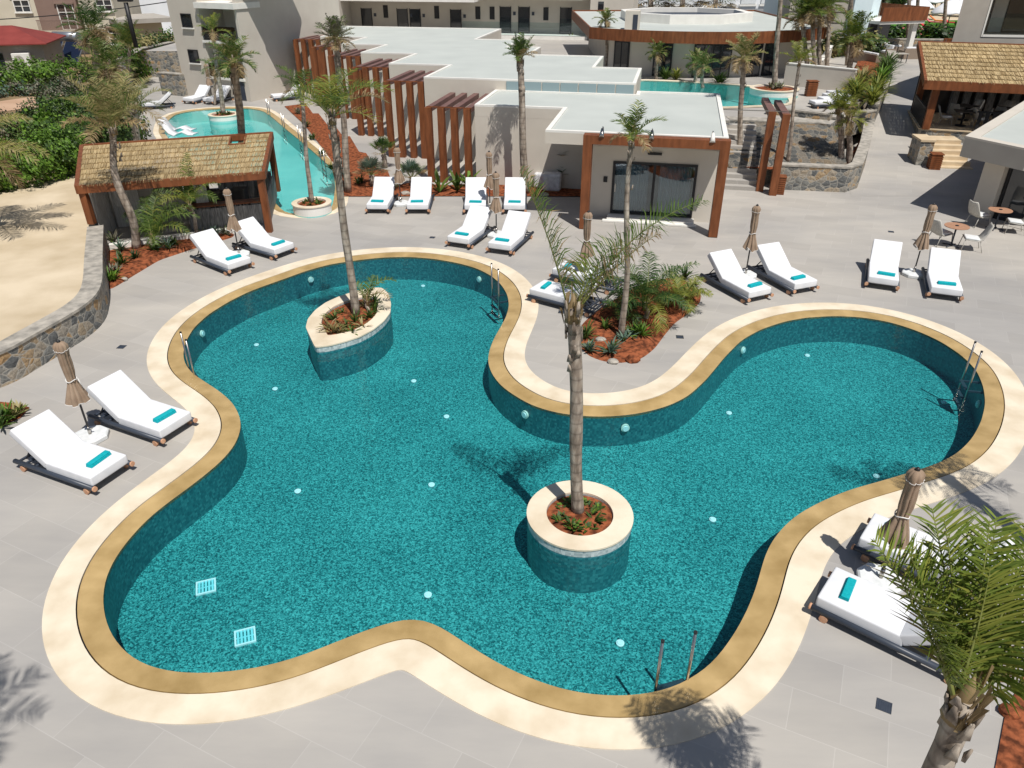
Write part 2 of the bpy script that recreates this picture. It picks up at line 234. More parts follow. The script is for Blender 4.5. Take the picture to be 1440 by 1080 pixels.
# ------------------------------------------------------------------ mesh helpers
class MB:
    def __init__(s): s.bm = bmesh.new(); s.mi = 0
    def face(s, pts, mi=None):
        vs = [s.bm.verts.new(p) for p in pts]; f = s.bm.faces.new(vs); f.material_index = s.mi if mi is None else mi; return f
    def box(s, c, d, rz=0, tilt=None, bevel=0, seg=2, mi=None):
        mat = Matrix.Translation(c) @ Matrix.Rotation(rz, 4, 'Z')
        if tilt: mat = mat @ Matrix.Rotation(tilt[1], 4, tilt[0])
        mat = mat @ Matrix.Diagonal((*d, 1))
        t = bmesh.new(); bmesh.ops.create_cube(t, size=1, matrix=mat)
        if bevel: bmesh.ops.bevel(t, geom=t.edges[:]+t.verts[:], offset=bevel, segments=seg, affect='EDGES', profile=0.6)
        s.join(t, mi); return s
    def join(s, t, mi=None):
        mp = {}
        for v in t.verts: mp[v] = s.bm.verts.new(v.co)
        for f in t.faces:
            try: nf = s.bm.faces.new([mp[v] for v in f.verts]); nf.material_index = s.mi if mi is None else mi
            except ValueError: pass
        t.free()
    def span(s, x0, y0, z0, x1, y1, z1, **k):
        return s.box(((x0+x1)/2, (y0+y1)/2, (z0+z1)/2), (abs(x1-x0), abs(y1-y0), abs(z1-z0)), **k)
    def tube(s, pts, rad, n=8, cap=True, mi=None):
        pts = [Vector(p) for p in pts]; rad = rad if isinstance(rad, (list, tuple)) else [rad]*len(pts)
        rings = []; up = None
        for i, p in enumerate(pts):
            t = (pts[min(i+1, len(pts)-1)]-pts[max(i-1, 0)]).normalized()
            if up is None: up = Vector((0, 1, 0)) if abs(t.y) < 0.9 else Vector((1, 0, 0))
            a = t.cross(up).normalized(); up = a.cross(t).normalized()
            rings.append([s.bm.verts.new(p+(a*math.cos(q)+up*math.sin(q))*rad[i]) for q in (2*math.pi*j/n for j in range(n))])
        s.skin(rings, cap, mi); return s
    def skin(s, rings, cap=True, mi=None, closed=True):
        m = s.mi if mi is None else mi
        for a, b in zip(rings, rings[1:]):
            n = len(a)
            for j in range(n if closed else n-1):
                f = s.bm.faces.new((a[j], a[(j+1) % n], b[(j+1) % n], b[j])); f.material_index = m; f.smooth = True
        if cap:
            for r in (rings[0][::-1], rings[-1]):
                f = s.bm.faces.new(r); f.material_index = m
    def rings(s, loops, cap=True, mi=None):
        s.skin([[s.bm.verts.new(p) for p in l] for l in loops], cap, mi); return s
    def prism(s, poly, z0, z1, mi=None):
        a = [s.bm.verts.new((x, y, z0)) for x, y in poly]; b = [s.bm.verts.new((x, y, z1)) for x, y in poly]
        m = s.mi if mi is None else mi; n = len(a)
        for j in range(n):
            f = s.bm.faces.new((a[j], a[(j+1) % n], b[(j+1) % n], b[j])); f.material_index = m
        for r in (a[::-1], b):
            f = s.bm.faces.new(r); f.material_index = m
        return s
    def ringprism(s, outer, inner, z0, z1, mi=None):
        m = s.mi if mi is None else mi; n = len(outer)
        L = [[s.bm.verts.new((x, y, z)) for x, y in q] for q, z in ((outer, z0), (outer, z1), (inner, z1), (inner, z0))]
        for k in range(4):
            a, b = L[k], L[(k+1) % 4]
            for j in range(n):
                f = s.bm.faces.new((a[j], a[(j+1) % n], b[(j+1) % n], b[j])); f.material_index = m
        return s
    def disc(s, c, r, axis=(0, 0, 1), n=16, h=0.02, mi=None):
        a = Vector(axis).normalized(); c = Vector(c); return s.tube([c-a*h/2, c+a*h/2], r, n, True, mi)
    def build(s, name, mats, parent=None, loc=None, rz=0.0, smooth=None):
        bmesh.ops.recalc_face_normals(s.bm, faces=s.bm.faces[:]) if len(s.bm.faces) < 40000 and smooth != 'raw' else None
        me = bpy.data.meshes.new(name); s.bm.to_mesh(me); s.bm.free()
        for m in (mats if isinstance(mats, (list, tuple)) else [mats]): me.materials.append(m if not isinstance(m, str) else M[m])
        if smooth is True:
            for p in me.polygons: p.use_smooth = True
        o = bpy.data.objects.new(name, me); C.objects.link(o)
        if parent: o.parent = parent
        if loc is not None: o.location = loc
        if rz: o.rotation_euler.z = rz
        return o
def tag(o, label=None, cat=None, group=None, kind=None):
    if label: o['label'] = label
    if cat: o['category'] = cat
    if group: o['group'] = group
    if kind: o['kind'] = kind
    return o
def thing(name, label, cat, loc=(0, 0, 0), rz=0.0, group=None):
    o = bpy.data.objects.new(name, None); C.objects.link(o); o.location = loc; o.rotation_euler = (0, 0, rz)
    o.empty_display_size = 0.2
    return tag(o, label, cat, group)
def dup(root, loc, rz, label=None, group=None):
    r = root.copy(); C.objects.link(r); r.location = loc; r.rotation_euler = (0, 0, rz)
    if label: r['label'] = label
    if group: r['group'] = group
    for ch in list(root.children):
        c = ch.copy(); C.objects.link(c); c.parent = r
        for gc in ch.children:
            d = gc.copy(); C.objects.link(d); d.parent = c
    return r
def smooth_closed(pts, per=6):      # Catmull-Rom through points
    out = []; n = len(pts)
    for i in range(n):
        p0, p1, p2, p3 = (Vector(pts[(i+k-1) % n]) for k in range(4))
        for j in range(per):
            t = j/per
            out.append(0.5*((2*p1)+(p2-p0)*t+(2*p0-5*p1+4*p2-p3)*t*t+(3*p1-p0-3*p2+p3)*t**3))
    return out
def relax(pts, it=3):
    for _ in range(it): pts = [(pts[i-1]+pts[i]*2+pts[(i+1) % len(pts)])/4 for i in range(len(pts))]
    return pts
def resample(pts, step):
    n = len(pts); L = [0]
    for i in range(n): L.append(L[-1]+(pts[(i+1) % n]-pts[i]).length)
    k = max(8, int(L[-1]/step)); out = []; i = 0
    for q in range(k):
        d = L[-1]*q/k
        while L[i+1] < d: i += 1
        t = (d-L[i])/max(1e-9, L[i+1]-L[i]); out.append(pts[i].lerp(pts[(i+1) % n], t))
    return out
def area(p): return sum(p[i-1].x*p[i].y-p[i].x*p[i-1].y for i in range(len(p)))/2
def offset(pts, d, it=2):            # positive = outward for CCW
    n = len(pts); out = []
    for i in range(n):
        t = pts[(i+1) % n]-pts[i-1]; nn = Vector((t.y, -t.x)).normalized(); out.append(pts[i]+nn*d)
    return relax(out, it)
def sheet(name, loops, z, mat, parent=None, zf=None):
    bm = bmesh.new(); es = []
    for lp in loops:
        vs = [bm.verts.new((p[0], p[1], z)) for p in lp]
        es += [bm.edges.new((vs[i], vs[(i+1) % len(vs)])) for i in range(len(vs))]
    bmesh.ops.triangle_fill(bm, use_beauty=True, use_dissolve=False, edges=es, normal=(0, 0, 1))
    for f in bm.faces:
        if f.normal.z < 0: f.normal_flip()
    if zf:
        for v in bm.verts: v.co.z = zf(v.co.x, v.co.y)
    me = bpy.data.meshes.new(name); bm.to_mesh(me); bm.free(); me.materials.append(M[mat])
    o = bpy.data.objects.new(name, me); C.objects.link(o)
    if parent: o.parent = parent
    return o
def struct(o): return tag(o, kind='structure')
def pxs(pts, z=0.0): return [Vector(g2(x, y, z)) for x, y in pts]
# ------------------------------------------------------------------ pools and paving
I_PX = [(400,392),(430,381),(462,372),(500,366),(537,362),(575,361),(612,364),(645,370),(670,377),(690,387),(705,400),(714,415),(716,430),(712,445),(704,460),(695,475),(689,490),(686,502),(687,515),(694,530),(707,545),(725,557),(747,570),(780,580),(810,584.5),(840,586),(870,585),(902,581),(940,571),(968,557),(993,534),(1020,501),(1043,478),(1070,463),(1103,452),(1133,446.5),(1173,444),(1213,446),(1253,453),(1290,465),(1323,480),(1353,500),(1373,520),(1383,543),(1386,567),(1380,593),(1367,617),(1347,637),(1325,649),(1303,657),(1277,665),(1237,677),(1200,687),(1173,697),(1147,709),(1122,723),(1102,740),(1086,760),(1076,780),(1071,798),(1063,828),(1050,860),(1032,893),(1003,932),(977,951),(956,963),(930,972),(897,977.5),(863,979),(830,976.5),(797,971),(763,960.5),(730,947.5),(697,931),(667,912.5),(640,895),(620,881),(603,873),(587,869),(570,869.5),(540,877.5),(513,887),(480,899.5),(433,919),(383,935),(333,943.5),(290,947),(250,946),(217,940),(187,927),(167,908),(153,887),(146,863),(144,840),(148,813),(160,787),(177,763),(200,737),(220,719),(240,704),(277,677),(310,650),(330,627),(339,604),(338,587),(328,567),(310,551),(290,538),(270,525),(260,512),(257,497),(262,478),(273,460),(293,442),(320,425),(350,410),(377,400)]
WL = -0.045        # water level
PD = -0.86         # floor
inner = pxs(I_PX, -0.03)
inner = resample(relax(resample(inner, 0.12), 6), 0.16)
if area(inner) < 0: inner.reverse()
slot = offset(inner, 0.375, 4); slot2 = offset(slot, 0.022, 0); outer = offset(slot2, 0.515, 16)
UL_PX = [(231,186),(234,172),(246,161),(270,156),(310,153),(352,152.5),(370,156),(384,166),(400,180),(421,197),(440,213),(467,237),(472,262),(468,288),(462,301),(440,304),(400,300),(392,290),(376,276),(340,258),(300,240),(262,215),(240,200)]
ul = resample(relax(resample(pxs(UL_PX, -0.04), 0.3), 3), 0.4)
if area(ul) < 0: ul.reverse()
ulo = offset(ul, 0.32, 2); ulo2 = offset(ul, 0.62, 2)
BX = [(-70, -14), (120, -14), (120, 190), (-70, 190)]
paving = struct(sheet('paving', [[Vector(p) for p in BX], outer, ulo2], 0.0, 'paving'))
BIG = [(-900, -500), (1100, -500), (1100, 1500), (-900, 1500)]
struct(sheet('ground', [[Vector(p) for p in BIG], [Vector(p) for p in BX]], -0.02, 'earth'))
def ring_strip(name, a, za, b, zb, mat, skirt=0.08):
    m = MB(); n = len(a)
    L = [[(p.x, p.y, z) for p in q] for q, z in ((a, za-skirt), (a, za), (b, zb), (b, zb-skirt))]
    V = [[m.bm.verts.new(p) for p in l] for l in L]
    for k in range(3):
        for j in range(n): m.bm.faces.new((V[k][j], V[k][(j+1) % n], V[k+1][(j+1) % n], V[k+1][j]))
    return struct(m.build(name, mat))
def rs(p, n): # resample to n points, starting near same place
    q = resample(p, sum((p[i]-p[i-1]).length for i in range(len(p)))/(n+0.5)); return q[:n] if len(q) >= n else q
ring_strip('pool_coping', outer, 0.012, slot2, 0.012, 'coping')
ring_strip('wet_coping', slot, 0.006, inner, -0.03, 'wetstone', 0.06)
ring_strip('overflow_slot', [p for p in slot2], -0.07, slot, -0.07, 'black', 0.01)
def basin(name, loop, ztop, zbot, wall, floor):
    m = MB(); n = len(loop); a = [m.bm.verts.new((p.x, p.y, ztop)) for p in loop]; b = [m.bm.verts.new((p.x, p.y, zbot)) for p in loop]
    for j in range(n): m.bm.faces.new((a[j], b[j], b[(j+1) % n], a[(j+1) % n]))
    struct(m.build(name+'_wall', wall)); struct(sheet(name+'_floor', [loop], zbot, floor))
basin('pool', inner, -0.032, PD, 'poolwall', 'poolfloor')
struct(sheet('pool_water', [offset(inner, -0.004, 0)], WL, 'water'))
ring_strip('lagoon_coping', ulo2, 0.012, ulo, 0.012, 'coping')
ring_strip('lagoon_wet_coping', offset(ulo, -0.01, 0), 0.006, ul, -0.03, 'wetstone', 0.06)
basin('lagoon', ul, -0.032, -0.8, 'lagoon', 'lagoon'); struct(sheet('lagoon_water', [offset(ul, -0.004, 0)], WL, 'water2'))
# ------------------------------------------------------------------ pool lights, grates, drains
def edge_near(px, py, z):
    p = Vector(g2(px, py, z)); best = min(range(len(inner)), key=lambda i: (inner[i]-p).length)
    t = inner[(best+1) % len(inner)]-inner[best-1]; return inner[best], Vector((t.y, -t.x)).normalized()   # outward
def wall_light(px, py, label):
    p, nn = edge_near(px, py, -0.35); t = thing('underwater_light', label, 'pool light', (p.x, p.y, -0.36), 0, 'round lights set in the pool wall')
    a = (-nn.x, -nn.y, 0); m = MB(); m.disc(Vector(a)*0.03, 0.10, a, 20, 0.05); m.build('rim', 'paint', t)
    m = MB(); m.disc(Vector(a)*0.065, 0.068, a, 20, 0.03); m.build('lens', 'lens', t)
for px, py, l in [(433,391,'round underwater light high in the far wall behind the almond planter'), (282,470,'round underwater light in the wall beside the left ladder'), (676,390,'round underwater light in the far wall beside the back ladder'), (742,579,'round underwater light in the wall of the paved tongue, left of the tall palm trunk'), (881,600,'round underwater light in the wall of the paved tongue, right of the tall palm trunk'), (1042,493,'round underwater light in the wall of the right lobe nearest the two far loungers'), (1381,568,'round underwater light in the shaded wall below the right ladder')]: wall_light(px, py, l)
FL = [(595,403,'beyond the almond planter near the far wall'), (361,486,'left of the almond planter'), (387,548,'left of the pool, below the almond planter'), (582,537,'below the right tip of the almond planter'), (628,587,'in mid pool, left of the paved tongue'), (607,683,'in mid pool, left of the round planter'), (419,692,'on the left of the mid pool'), (602,838,'nearest the paved point at the front edge'), (872,906,'between the round planter and the front ladder'), (1002,732,'right of the round planter'), (1232,671,'nearest the front coping of the right lobe'), (1025,582,'at the entry of the right lobe'), (1135,501,'in the far half of the right lobe'), (1327,567,'on the right of the right lobe')]
for px, py, l in FL:
    p = g(px, py, PD); m = MB(); m.disc((0, 0, 0.02), 0.068, (0, 0, 1), 16, 0.04); m.disc((0, 0, 0.045), 0.05, (0, 0, 1), 12, 0.02)
    tag(m.build('floor_light', 'lens', loc=p), 'small round white light in the pool floor '+l, 'pool light', 'small lights in the pool floor')
for px, py, l in [(290,826,'pale blue square drain grate on the pool floor, farther from the front edge'), (345,896,'pale blue square drain grate on the pool floor, nearer to the front edge')]:
    p = g(px, py, PD); t = thing('floor_grate', l, 'grate', p, R(20), 'square grates on the pool floor')
    m = MB(); s = 0.17
    m.ringprism([(-s, -s), (s, -s), (s, s), (-s, s)], [(-s+.03, -s+.03), (s-.03, -s+.03), (s-.03, s-.03), (-s+.03, s-.03)], 0, 0.03); m.build('frame', 'lens', t)
    m = MB()
    for k in range(5): m.box((-0.112+k*0.056, 0, 0.012), (0.034, 0.28, 0.02))
    m.box((0, 0, 0.01), (0.28, 0.02, 0.012)); m.build('grating', 'bluegrate', t)
for px, py, rz, l in [(1243,993,-.3,'in the paving below the near right lounger'), (89,610,.1,'in the paving above the near left lounger'), (171,488,.1,'in the paving between the stone wall and the left ladder'), (608,334,0,'in the paving left of the two angled loungers'), (790,439,0,'in the paving below the loungers on the tongue'), (956,474,.1,'in the paving on the right of the red bed'), (1253,326,-.1,'in the paving above the right pair of loungers')]:
    p = g(px, py, 0); t = thing('floor_drain', 'small square metal drain '+l, 'drain', (p.x, p.y, 0.0), rz-.2, 'square drains in the paving')
    m = MB(); m.ringprism([(-.1,-.1),(.1,-.1),(.1,.1),(-.1,.1)], [(-.085,-.085),(.085,-.085),(.085,.085),(-.085,.085)], -0.01, 0.006); m.build('rim', 'steel', t)
    m = MB(); m.box((0, 0, -.002), (0.17, 0.17, 0.008))
    for k in range(5): m.box((-0.06+.03*k, 0, 0.003), (0.014, 0.14, 0.004))
    m.build('cover', 'navy', t)
# ------------------------------------------------------------------ ladders
def ladder(pa, pb, H, label, nin=None):
    a = Vector(g2(*pa, WL)); b = Vector(g2(*pb, WL)); c = (a+b)/2; d = b-a; rz = math.atan2(d.y, d.x); w = d.length
    w = 0.5; e, nn = edge_near(*((pa[0]+pb[0])/2, (pa[1]+pb[1])/2), WL)
    t = thing('pool_ladder', label, 'ladder', (c.x, c.y, 0), rz, 'steel pool ladders')
    for s in (-1, 1):
        m = MB(); m.tube([(s*w/2, 0, -0.72), (s*w/2, 0, H)], 0.022, 10); r = m.build('rail', 'steel', t)
        m = MB(); m.disc((s*w/2, 0, H+.012), 0.027, (0, 0, 1), 10, 0.03); m.build('end_cap', 'black', r)
    loc = Matrix.Rotation(-rz, 2) @ (Vector((e.x, e.y))-c); sg = 1 if loc.y > 0 else -1
    for z in (-0.10, -0.38, -0.62):
        m = MB(); m.box((0, sg*-.03, z), (w-.03, 0.09, 0.03), bevel=.008); m.build('tread', 'navy', t)
    L = abs(loc.y)+.05
    for s in (-1, 1): m = MB(); m.box((s*w/2, sg*L/2, -0.13), (0.05, L, 0.04)); m.build('wall_bracket', 'navy', t)
    return t
ladder((921,969), (967,956), 0.93, 'steel pool ladder with tall rails at the front edge of the pool')
ladder((267,518), (273,527), 0.93, 'steel pool ladder at the left edge of the pool, by the near pair of loungers')
ladder((691,413), (702,423), 0.93, 'steel pool ladder at the far edge, below the angled loungers')
ladder((1353,530), (1363,547), 0.93, 'steel pool ladder at the right edge of the right lobe')
def simple_ladder(p0, p1, H, label):
    a = Vector(g2(*p0)); b = Vector(g2(*p1)); t = thing('pool_ladder', label, 'ladder', (a.x, a.y, 0), 0, 'steel ladders of the far pool'); d = b-a
    for q in (Vector((0, 0)), d):
        m = MB(); m.tube([(q.x, q.y, -0.6), (q.x, q.y, H)], 0.025, 8); m.build('rail', 'steel', t)
    for z in (-.1, -.35):
        m = MB(); m.tube([(0, 0, z), (d.x, d.y, z)], 0.03, 6); m.build('tread', 'navy', t)
simple_ladder((377,159), (380,162), 0.9, 'small ladder at the far corner of the far turquoise pool')
simple_ladder((398,181), (401,184), 0.9, 'second small ladder from the far corner of the far turquoise pool')
simple_ladder((421,200), (425,205), 0.9, 'third small ladder along the right edge of the far turquoise pool')
simple_ladder((453,234), (458,239), 0.9, 'small ladder nearest the front on the right edge of the far turquoise pool')
# ------------------------------------------------------------------ planters in the pools
def planter(name, label, loop, z0, z1, lip, capw, cz, mats=('coping', 'poolwall', 'drytile')):
    c = sum(loop, Vector((0, 0)))/len(loop); loc = [p-c for p in loop]
    if area(loc) < 0: loc.reverse()
    t = thing(name, label, 'planter', (c.x, c.y, 0), 0, 'raised planters in the pools')
    inn = offset(loc, -capw, 1) if name == 'round_planter' else [p*.66 for p in loc]; wl = offset(loc, -lip, 1)
    m = MB(); m.ringprism([(p.x, p.y) for p in loc], [(p.x, p.y) for p in inn], z1-0.035, z1); m.build('rim', mats[0], t)
    m = MB(); m.ringprism([(p.x, p.y) for p in wl], [(p.x, p.y) for p in inn], z0, cz); m.build('wall', mats[1], t)
    m = MB(); m.ringprism([(p.x, p.y) for p in offset(wl, .002, 0)], [(p.x, p.y) for p in inn], cz, z1-.035); m.build('waterline_band', mats[2], t)
    random.seed(int(abs(c.x*100))); k = 14; bm = MB()
    cc = bm.bm.verts.new((0, 0, z1-.0)); rr = []
    for f, dz in ((.35, -.01), (.7, -.05), (1.0, -.075)):
        rr.append([bm.bm.verts.new((p.x*f*.998, p.y*f*.998, z1+dz+random.uniform(-.02, .02)*(f < 1))) for p in inn])
    n = len(inn)
    for j in range(n): bm.bm.faces.new((cc, rr[0][j], rr[0][(j+1) % n]))
    bm.skin(rr, cap=False); s = bm.build('soil', 'soil', t); return t, Vector((c.x, c.y, z1))
def circle(cx, cy, r, n=48): return [Vector((cx+r*math.cos(2*math.pi*i/n), cy+r*math.sin(2*math.pi*i/n))) for i in range(n)]
rp, RP = planter('round_planter', 'round pool planter with pale stone rim and red soil around the tall palm', circle(1.235, 10.44, 0.97), PD, 0.18, 0.015, 0.36, -0.005)
AL_PX = [(430,461),(433,449),(443,437),(458,426),(478,417),(500,410),(522,405.5),(537,405),(546,413),(550,427),(549,440),(540,452),(525,464),(506,474),(485,481),(463,486.5),(443,489)]
al = resample(relax(resample(pxs(AL_PX, 0.16), 0.07), 1), 0.09)
ap, AP = planter('almond_planter', 'almond shaped pool planter with pale stone rim, plants and a palm', al, PD, 0.18, 0.015, 0.33, -0.005)
c = g(438, 283, 0.45); sp, SP = planter('round_planter', 'small round planter in the near end of the far turquoise pool', circle(c.x, c.y, 0.78), -.8, .42, .03, .22, .05, ('coping', 'lagoon', 'paint'))
c = g(314, 160, 0.35); fp, FP = planter('round_planter', 'round planter at the far end of the far turquoise pool', circle(c.x, c.y, 0.92), -.8, .35, .03, .22, .05, ('coping', 'lagoon', 'paint'))
# ------------------------------------------------------------------ sun loungers
LW, LL = 0.97, 2.22
def make_lounger(label):
    t = thing('sun_lounger', label, 'sun lounger', (0, 0, 0), 0, 'white cushioned sun loungers on the paving')
    m = MB()
    for s in (-1, 1): m.tube([(s*(LW/2-.045), -LL/2, .175), (s*(LW/2-.045), LL/2, .175)], 0.05, 10)
    for y in (-.98, -.6, -.2, .2, .55, .82, 1.02): m.box((0, y, .175), (LW-.12, .05, .035))
    for y in (.4, .7): m.box((.16, y, .16), (.04, .62, .03)); m.box((-.16, y, .16), (.04, .62, .03))
    m.build('frame', 'navy', t)
    for s in (-1, 1):
        m = MB(); m.disc((s*(LW/2-.045), -LL/2-.012, .175), .053, (0, 1, 0), 14, .035); m.build('end_cap', 'teak', t)
        for y in (-LL/2+.22, LL/2-.22):
            m = MB(); m.disc((s*(LW/2-.03), y, .065), .065, (1, 0, 0), 14, .06); m.build('foot', 'teak', t)
    m = MB(); m.box((0, -.43, .30), (LW-.12, 1.28, .21), bevel=.035, seg=3); m.build('seat_cushion', 'white', t, smooth=True)
    a = R(38); L = .98; m = MB()
    cx = Vector((0, .215+math.cos(a)*L/2-math.sin(a)*.09, .235+math.sin(a)*L/2+math.cos(a)*.09))
    m.box(cx, (LW-.12, L, .19), tilt=('X', a), bevel=.032, seg=3); m.build('back_cushion', 'white', t, smooth=True)
    m = MB(); b = Vector((0, .215+math.cos(a)*L*.55+math.sin(a)*.03, .235+math.sin(a)*L*.55-.03))
    for s in (-.3, .3):
        m.tube([(s, .23, .2), (s, .215+math.cos(a)*.93+.02, .2+math.sin(a)*.93)], .018, 6); m.tube([(s, b.y, b.z), (s, .95, .19)], .016, 6)
    m.build('back_support', 'navy', t); return t
def make_towel(label):
    m = MB()
    for k in range(3): m.box((.004*k, .006*k, .016+.023*k), (.50-.006*k, .15-.012*k, .024), bevel=.011, seg=3)
    o = m.build('rolled_towel', 'towel', smooth=True); return tag(o, label, 'towel', 'turquoise towels on the loungers')
lg0 = tw0 = None
def lounger(foot, dirpx=None, rz=None, label='', tl='', towel=True, z=0.0):
    """foot = pixel of the middle of the foot end at the floor; rz = heading of the head end"""
    global lg0, tw0
    p = g(foot[0], foot[1], z)
    if dirpx: q = g(dirpx[0], dirpx[1], z); rz = math.atan2(q.y-p.y, q.x-p.x)
    d = Vector((math.cos(rz), math.sin(rz))); c = Vector((p.x, p.y))+d*(LL/2)
    loc = (c.x, c.y, z); ang = rz-math.pi/2
    if lg0 is None: lg0 = make_lounger(label); lg0.location = loc; lg0.rotation_euler.z = ang; o = lg0
    else: o = dup(lg0, loc, ang, label)
    if towel:
        f = c-d*(LL/2-.36); dv = Vector((-d.y, d.x)); random.seed(int(foot[0])); f = f+dv*random.uniform(-.06, .06)
        if tw0 is None: tw0 = make_towel(tl); w = tw0
        else: w = tw0.copy(); C.objects.link(w); w['label'] = tl
        w.location = (f.x, f.y, z+.402); w.rotation_euler.z = ang+random.uniform(-.1, .1)
    return o
def towel_label(l):
    l = l.replace('white sun loungers', 'loungers').replace('white sun lounger', 'lounger'); s = 'turquoise towel on the '+l
    while len(s.split()) > 16: s = s.rsplit(',' if ',' in s else ' ', 1)[0]
    return s
def mid(a, b): return ((a[0]+b[0])/2, (a[1]+b[1])/2)
LG = [ # near foot corner, far foot corner, back near corner
 ((132.9,699.9),(192.8,659),(18.7,659),'white sun lounger nearest the left photo edge, lower of the near left pair'),
 ((229.7,630.8),(279.3,598.7),(128.6,595.8),'white sun lounger beside the pool curve on the left, back partly shaded by the umbrella'),
 ((1262.6,412.6),(1214.2,405.6),None,'white sun lounger left of the umbrella in the pair on the far right'),
 ((1353.5,427.4),(1300.4,420.3),None,'rightmost white sun lounger, right of the umbrella above the right lobe'),
 ((547.9,302.1),(513.8,301.3),(559.6,279.6),'white sun lounger leftmost in the back row by the rust fins'),
 ((604.2,302),(570.8,302),(611.3,279.2),'white sun lounger second from left in the back row by the rust fins'),
 ((685.6,302.4),(651.1,302.6),(686.5,279),'white sun lounger third in the back row, straight behind the angled pair'),
 ((739.4,302.8),(707.2,302.2),(738.5,280),'white sun lounger last on the right of the back row, by the tall palm trunk'),
 ((660.6,352.2),(626.7,347.8),(697.8,326.1),'left one of the two angled white sun loungers at the far pool edge'),
 ((719.4,361.1),(683.9,357.2),(752,334),'right one of the two angled white sun loungers at the far pool edge'),
 ((322.6,389.7),(358.6,377.3),(268.3,367.3),'left white sun lounger of the pair in front of the thatched bar'),
 ((388.7,367.3),(417.6,356.7),(327.3,349.6),'right white sun lounger of the pair in front of the thatched bar, back shaded'),
 ((1049.8,430.3),(1086.1,421.7),(985.8,394.6),'white sun lounger nearer the red bed in the pair above the right lobe'),
 ((1112.5,418.4),(1151.4,410.5),(1050.5,382.8),'right white sun lounger of the pair above the right lobe, angled to the pool')]
for a, b, c, l in LG:
    A = Vector(g2(*a)); B = Vector(g2(*b)); w = B-A; n = Vector((w.y, -w.x)).normalized()
    if n.y < 0: n = -n
    rz = math.atan2(n.y, n.x)
    if c: q = Vector(g2(*c))-A; r2 = math.atan2(q.y, q.x); rz = (rz+2*r2)/3
    lounger(mid(a, b), rz=rz, label=l, tl=towel_label(l))
def lounger_c(cpx, rz, label, towel=True, z=0.0):
    p = g(cpx[0], cpx[1], z); d = Vector((math.cos(rz), math.sin(rz))); q = Vector((p.x, p.y))-d*LL/2
    r = Vector((q.x, q.y, z)); # back to pixel not needed
    global lg0, tw0
    o = dup(lg0, (p.x, p.y, z), rz-math.pi/2, label)
    if towel:
        f = Vector((p.x, p.y))-d*(LL/2-.36); w = tw0.copy(); C.objects.link(w); w['label'] = towel_label(label); w.location = (f.x, f.y, z+.402); w.rotation_euler.z = rz-math.pi/2
    return o
A = Vector(g2(1136, 866)); B = Vector(g2(1351, 972)); dr = (B-A).normalized(); nl = Vector((-dr.y, dr.x))
c = A+dr*LL/2+nl*LW/2
def lw(c, dr, label):
    rz = math.atan2(dr.y, dr.x); o = dup(lg0, (c.x, c.y, 0), rz-math.pi/2, label)
    f = c-dr*(LL/2-.36); w = tw0.copy(); C.objects.link(w); w['label'] = towel_label(label); w.location = (f.x, f.y, .402); w.rotation_euler.z = rz-math.pi/2+.08
lw(c, dr, 'nearest white sun lounger on the right, half under the big palm fronds')
OPOS = (c, dr, nl)
c2 = Vector(g2(1192, 778))+dr*LL/2+nl*.0
c2 = Vector(g2(1196, 782)); c2 = c2+dr*(LL/2)+nl*(LW/2)
lw(c2, dr, 'white sun lounger behind the nearest right one, mostly hidden by fronds')
# the pair on the tongue, heads to the right
a0 = Vector(g2(741, 424)); a1 = Vector(g2(832, 448)); d = (a1-a0).normalized(); nn = Vector((-d.y, d.x))
lw(a0+d*LL/2+nn*LW/2, d, 'front white sun lounger of the pair facing left beside the red bed')
b0 = Vector(g2(773, 395)); lw(b0+d*LL/2+nn*LW/2, d, 'rear white sun lounger of the pair facing left beside the red bed')
# far ones
for px, rz, l in [((280,143),1.25,'small far white sun lounger left of the far umbrella by the tall apartment block'), ((308,143.5),1.2,'small far white sun lounger right of the far umbrella by the tall apartment block'), ((405,140),.5,'far white sun lounger beside the rust fins by the apartment wall'), ((222,152),.3,'far white sun lounger half hidden behind the palm fronds left of the far pool')]: lounger_c(px, rz, l, False)
# in-pool moulded chaises
def chaise(px, rz, label):
    p = g(px[0], px[1], -.2); prof = [(-1.0,.28),(-.7,.26),(-.35,.42),(-.1,.36),(.2,.18),(.5,.32),(.85,.78),(.98,.84)]
    m = MB(); rr = []
    for x, z in prof: rr.append([(x, -.33, z), (x, .33, z), (x+.03, .33, z-.09), (x+.03, -.33, z-.09)])
    m.rings(rr); o = tag(m.build('pool_chaise', 'white', loc=(p.x, p.y, -.22), rz=rz), label, 'pool lounger', 'moulded chaises standing in the far pool')
chaise((252,187), math.pi-.15, 'white moulded chaise standing in the far pool, upper one'); chaise((254,193), math.pi-.15, 'white moulded chaise standing in the far pool, lower one above the thatch')
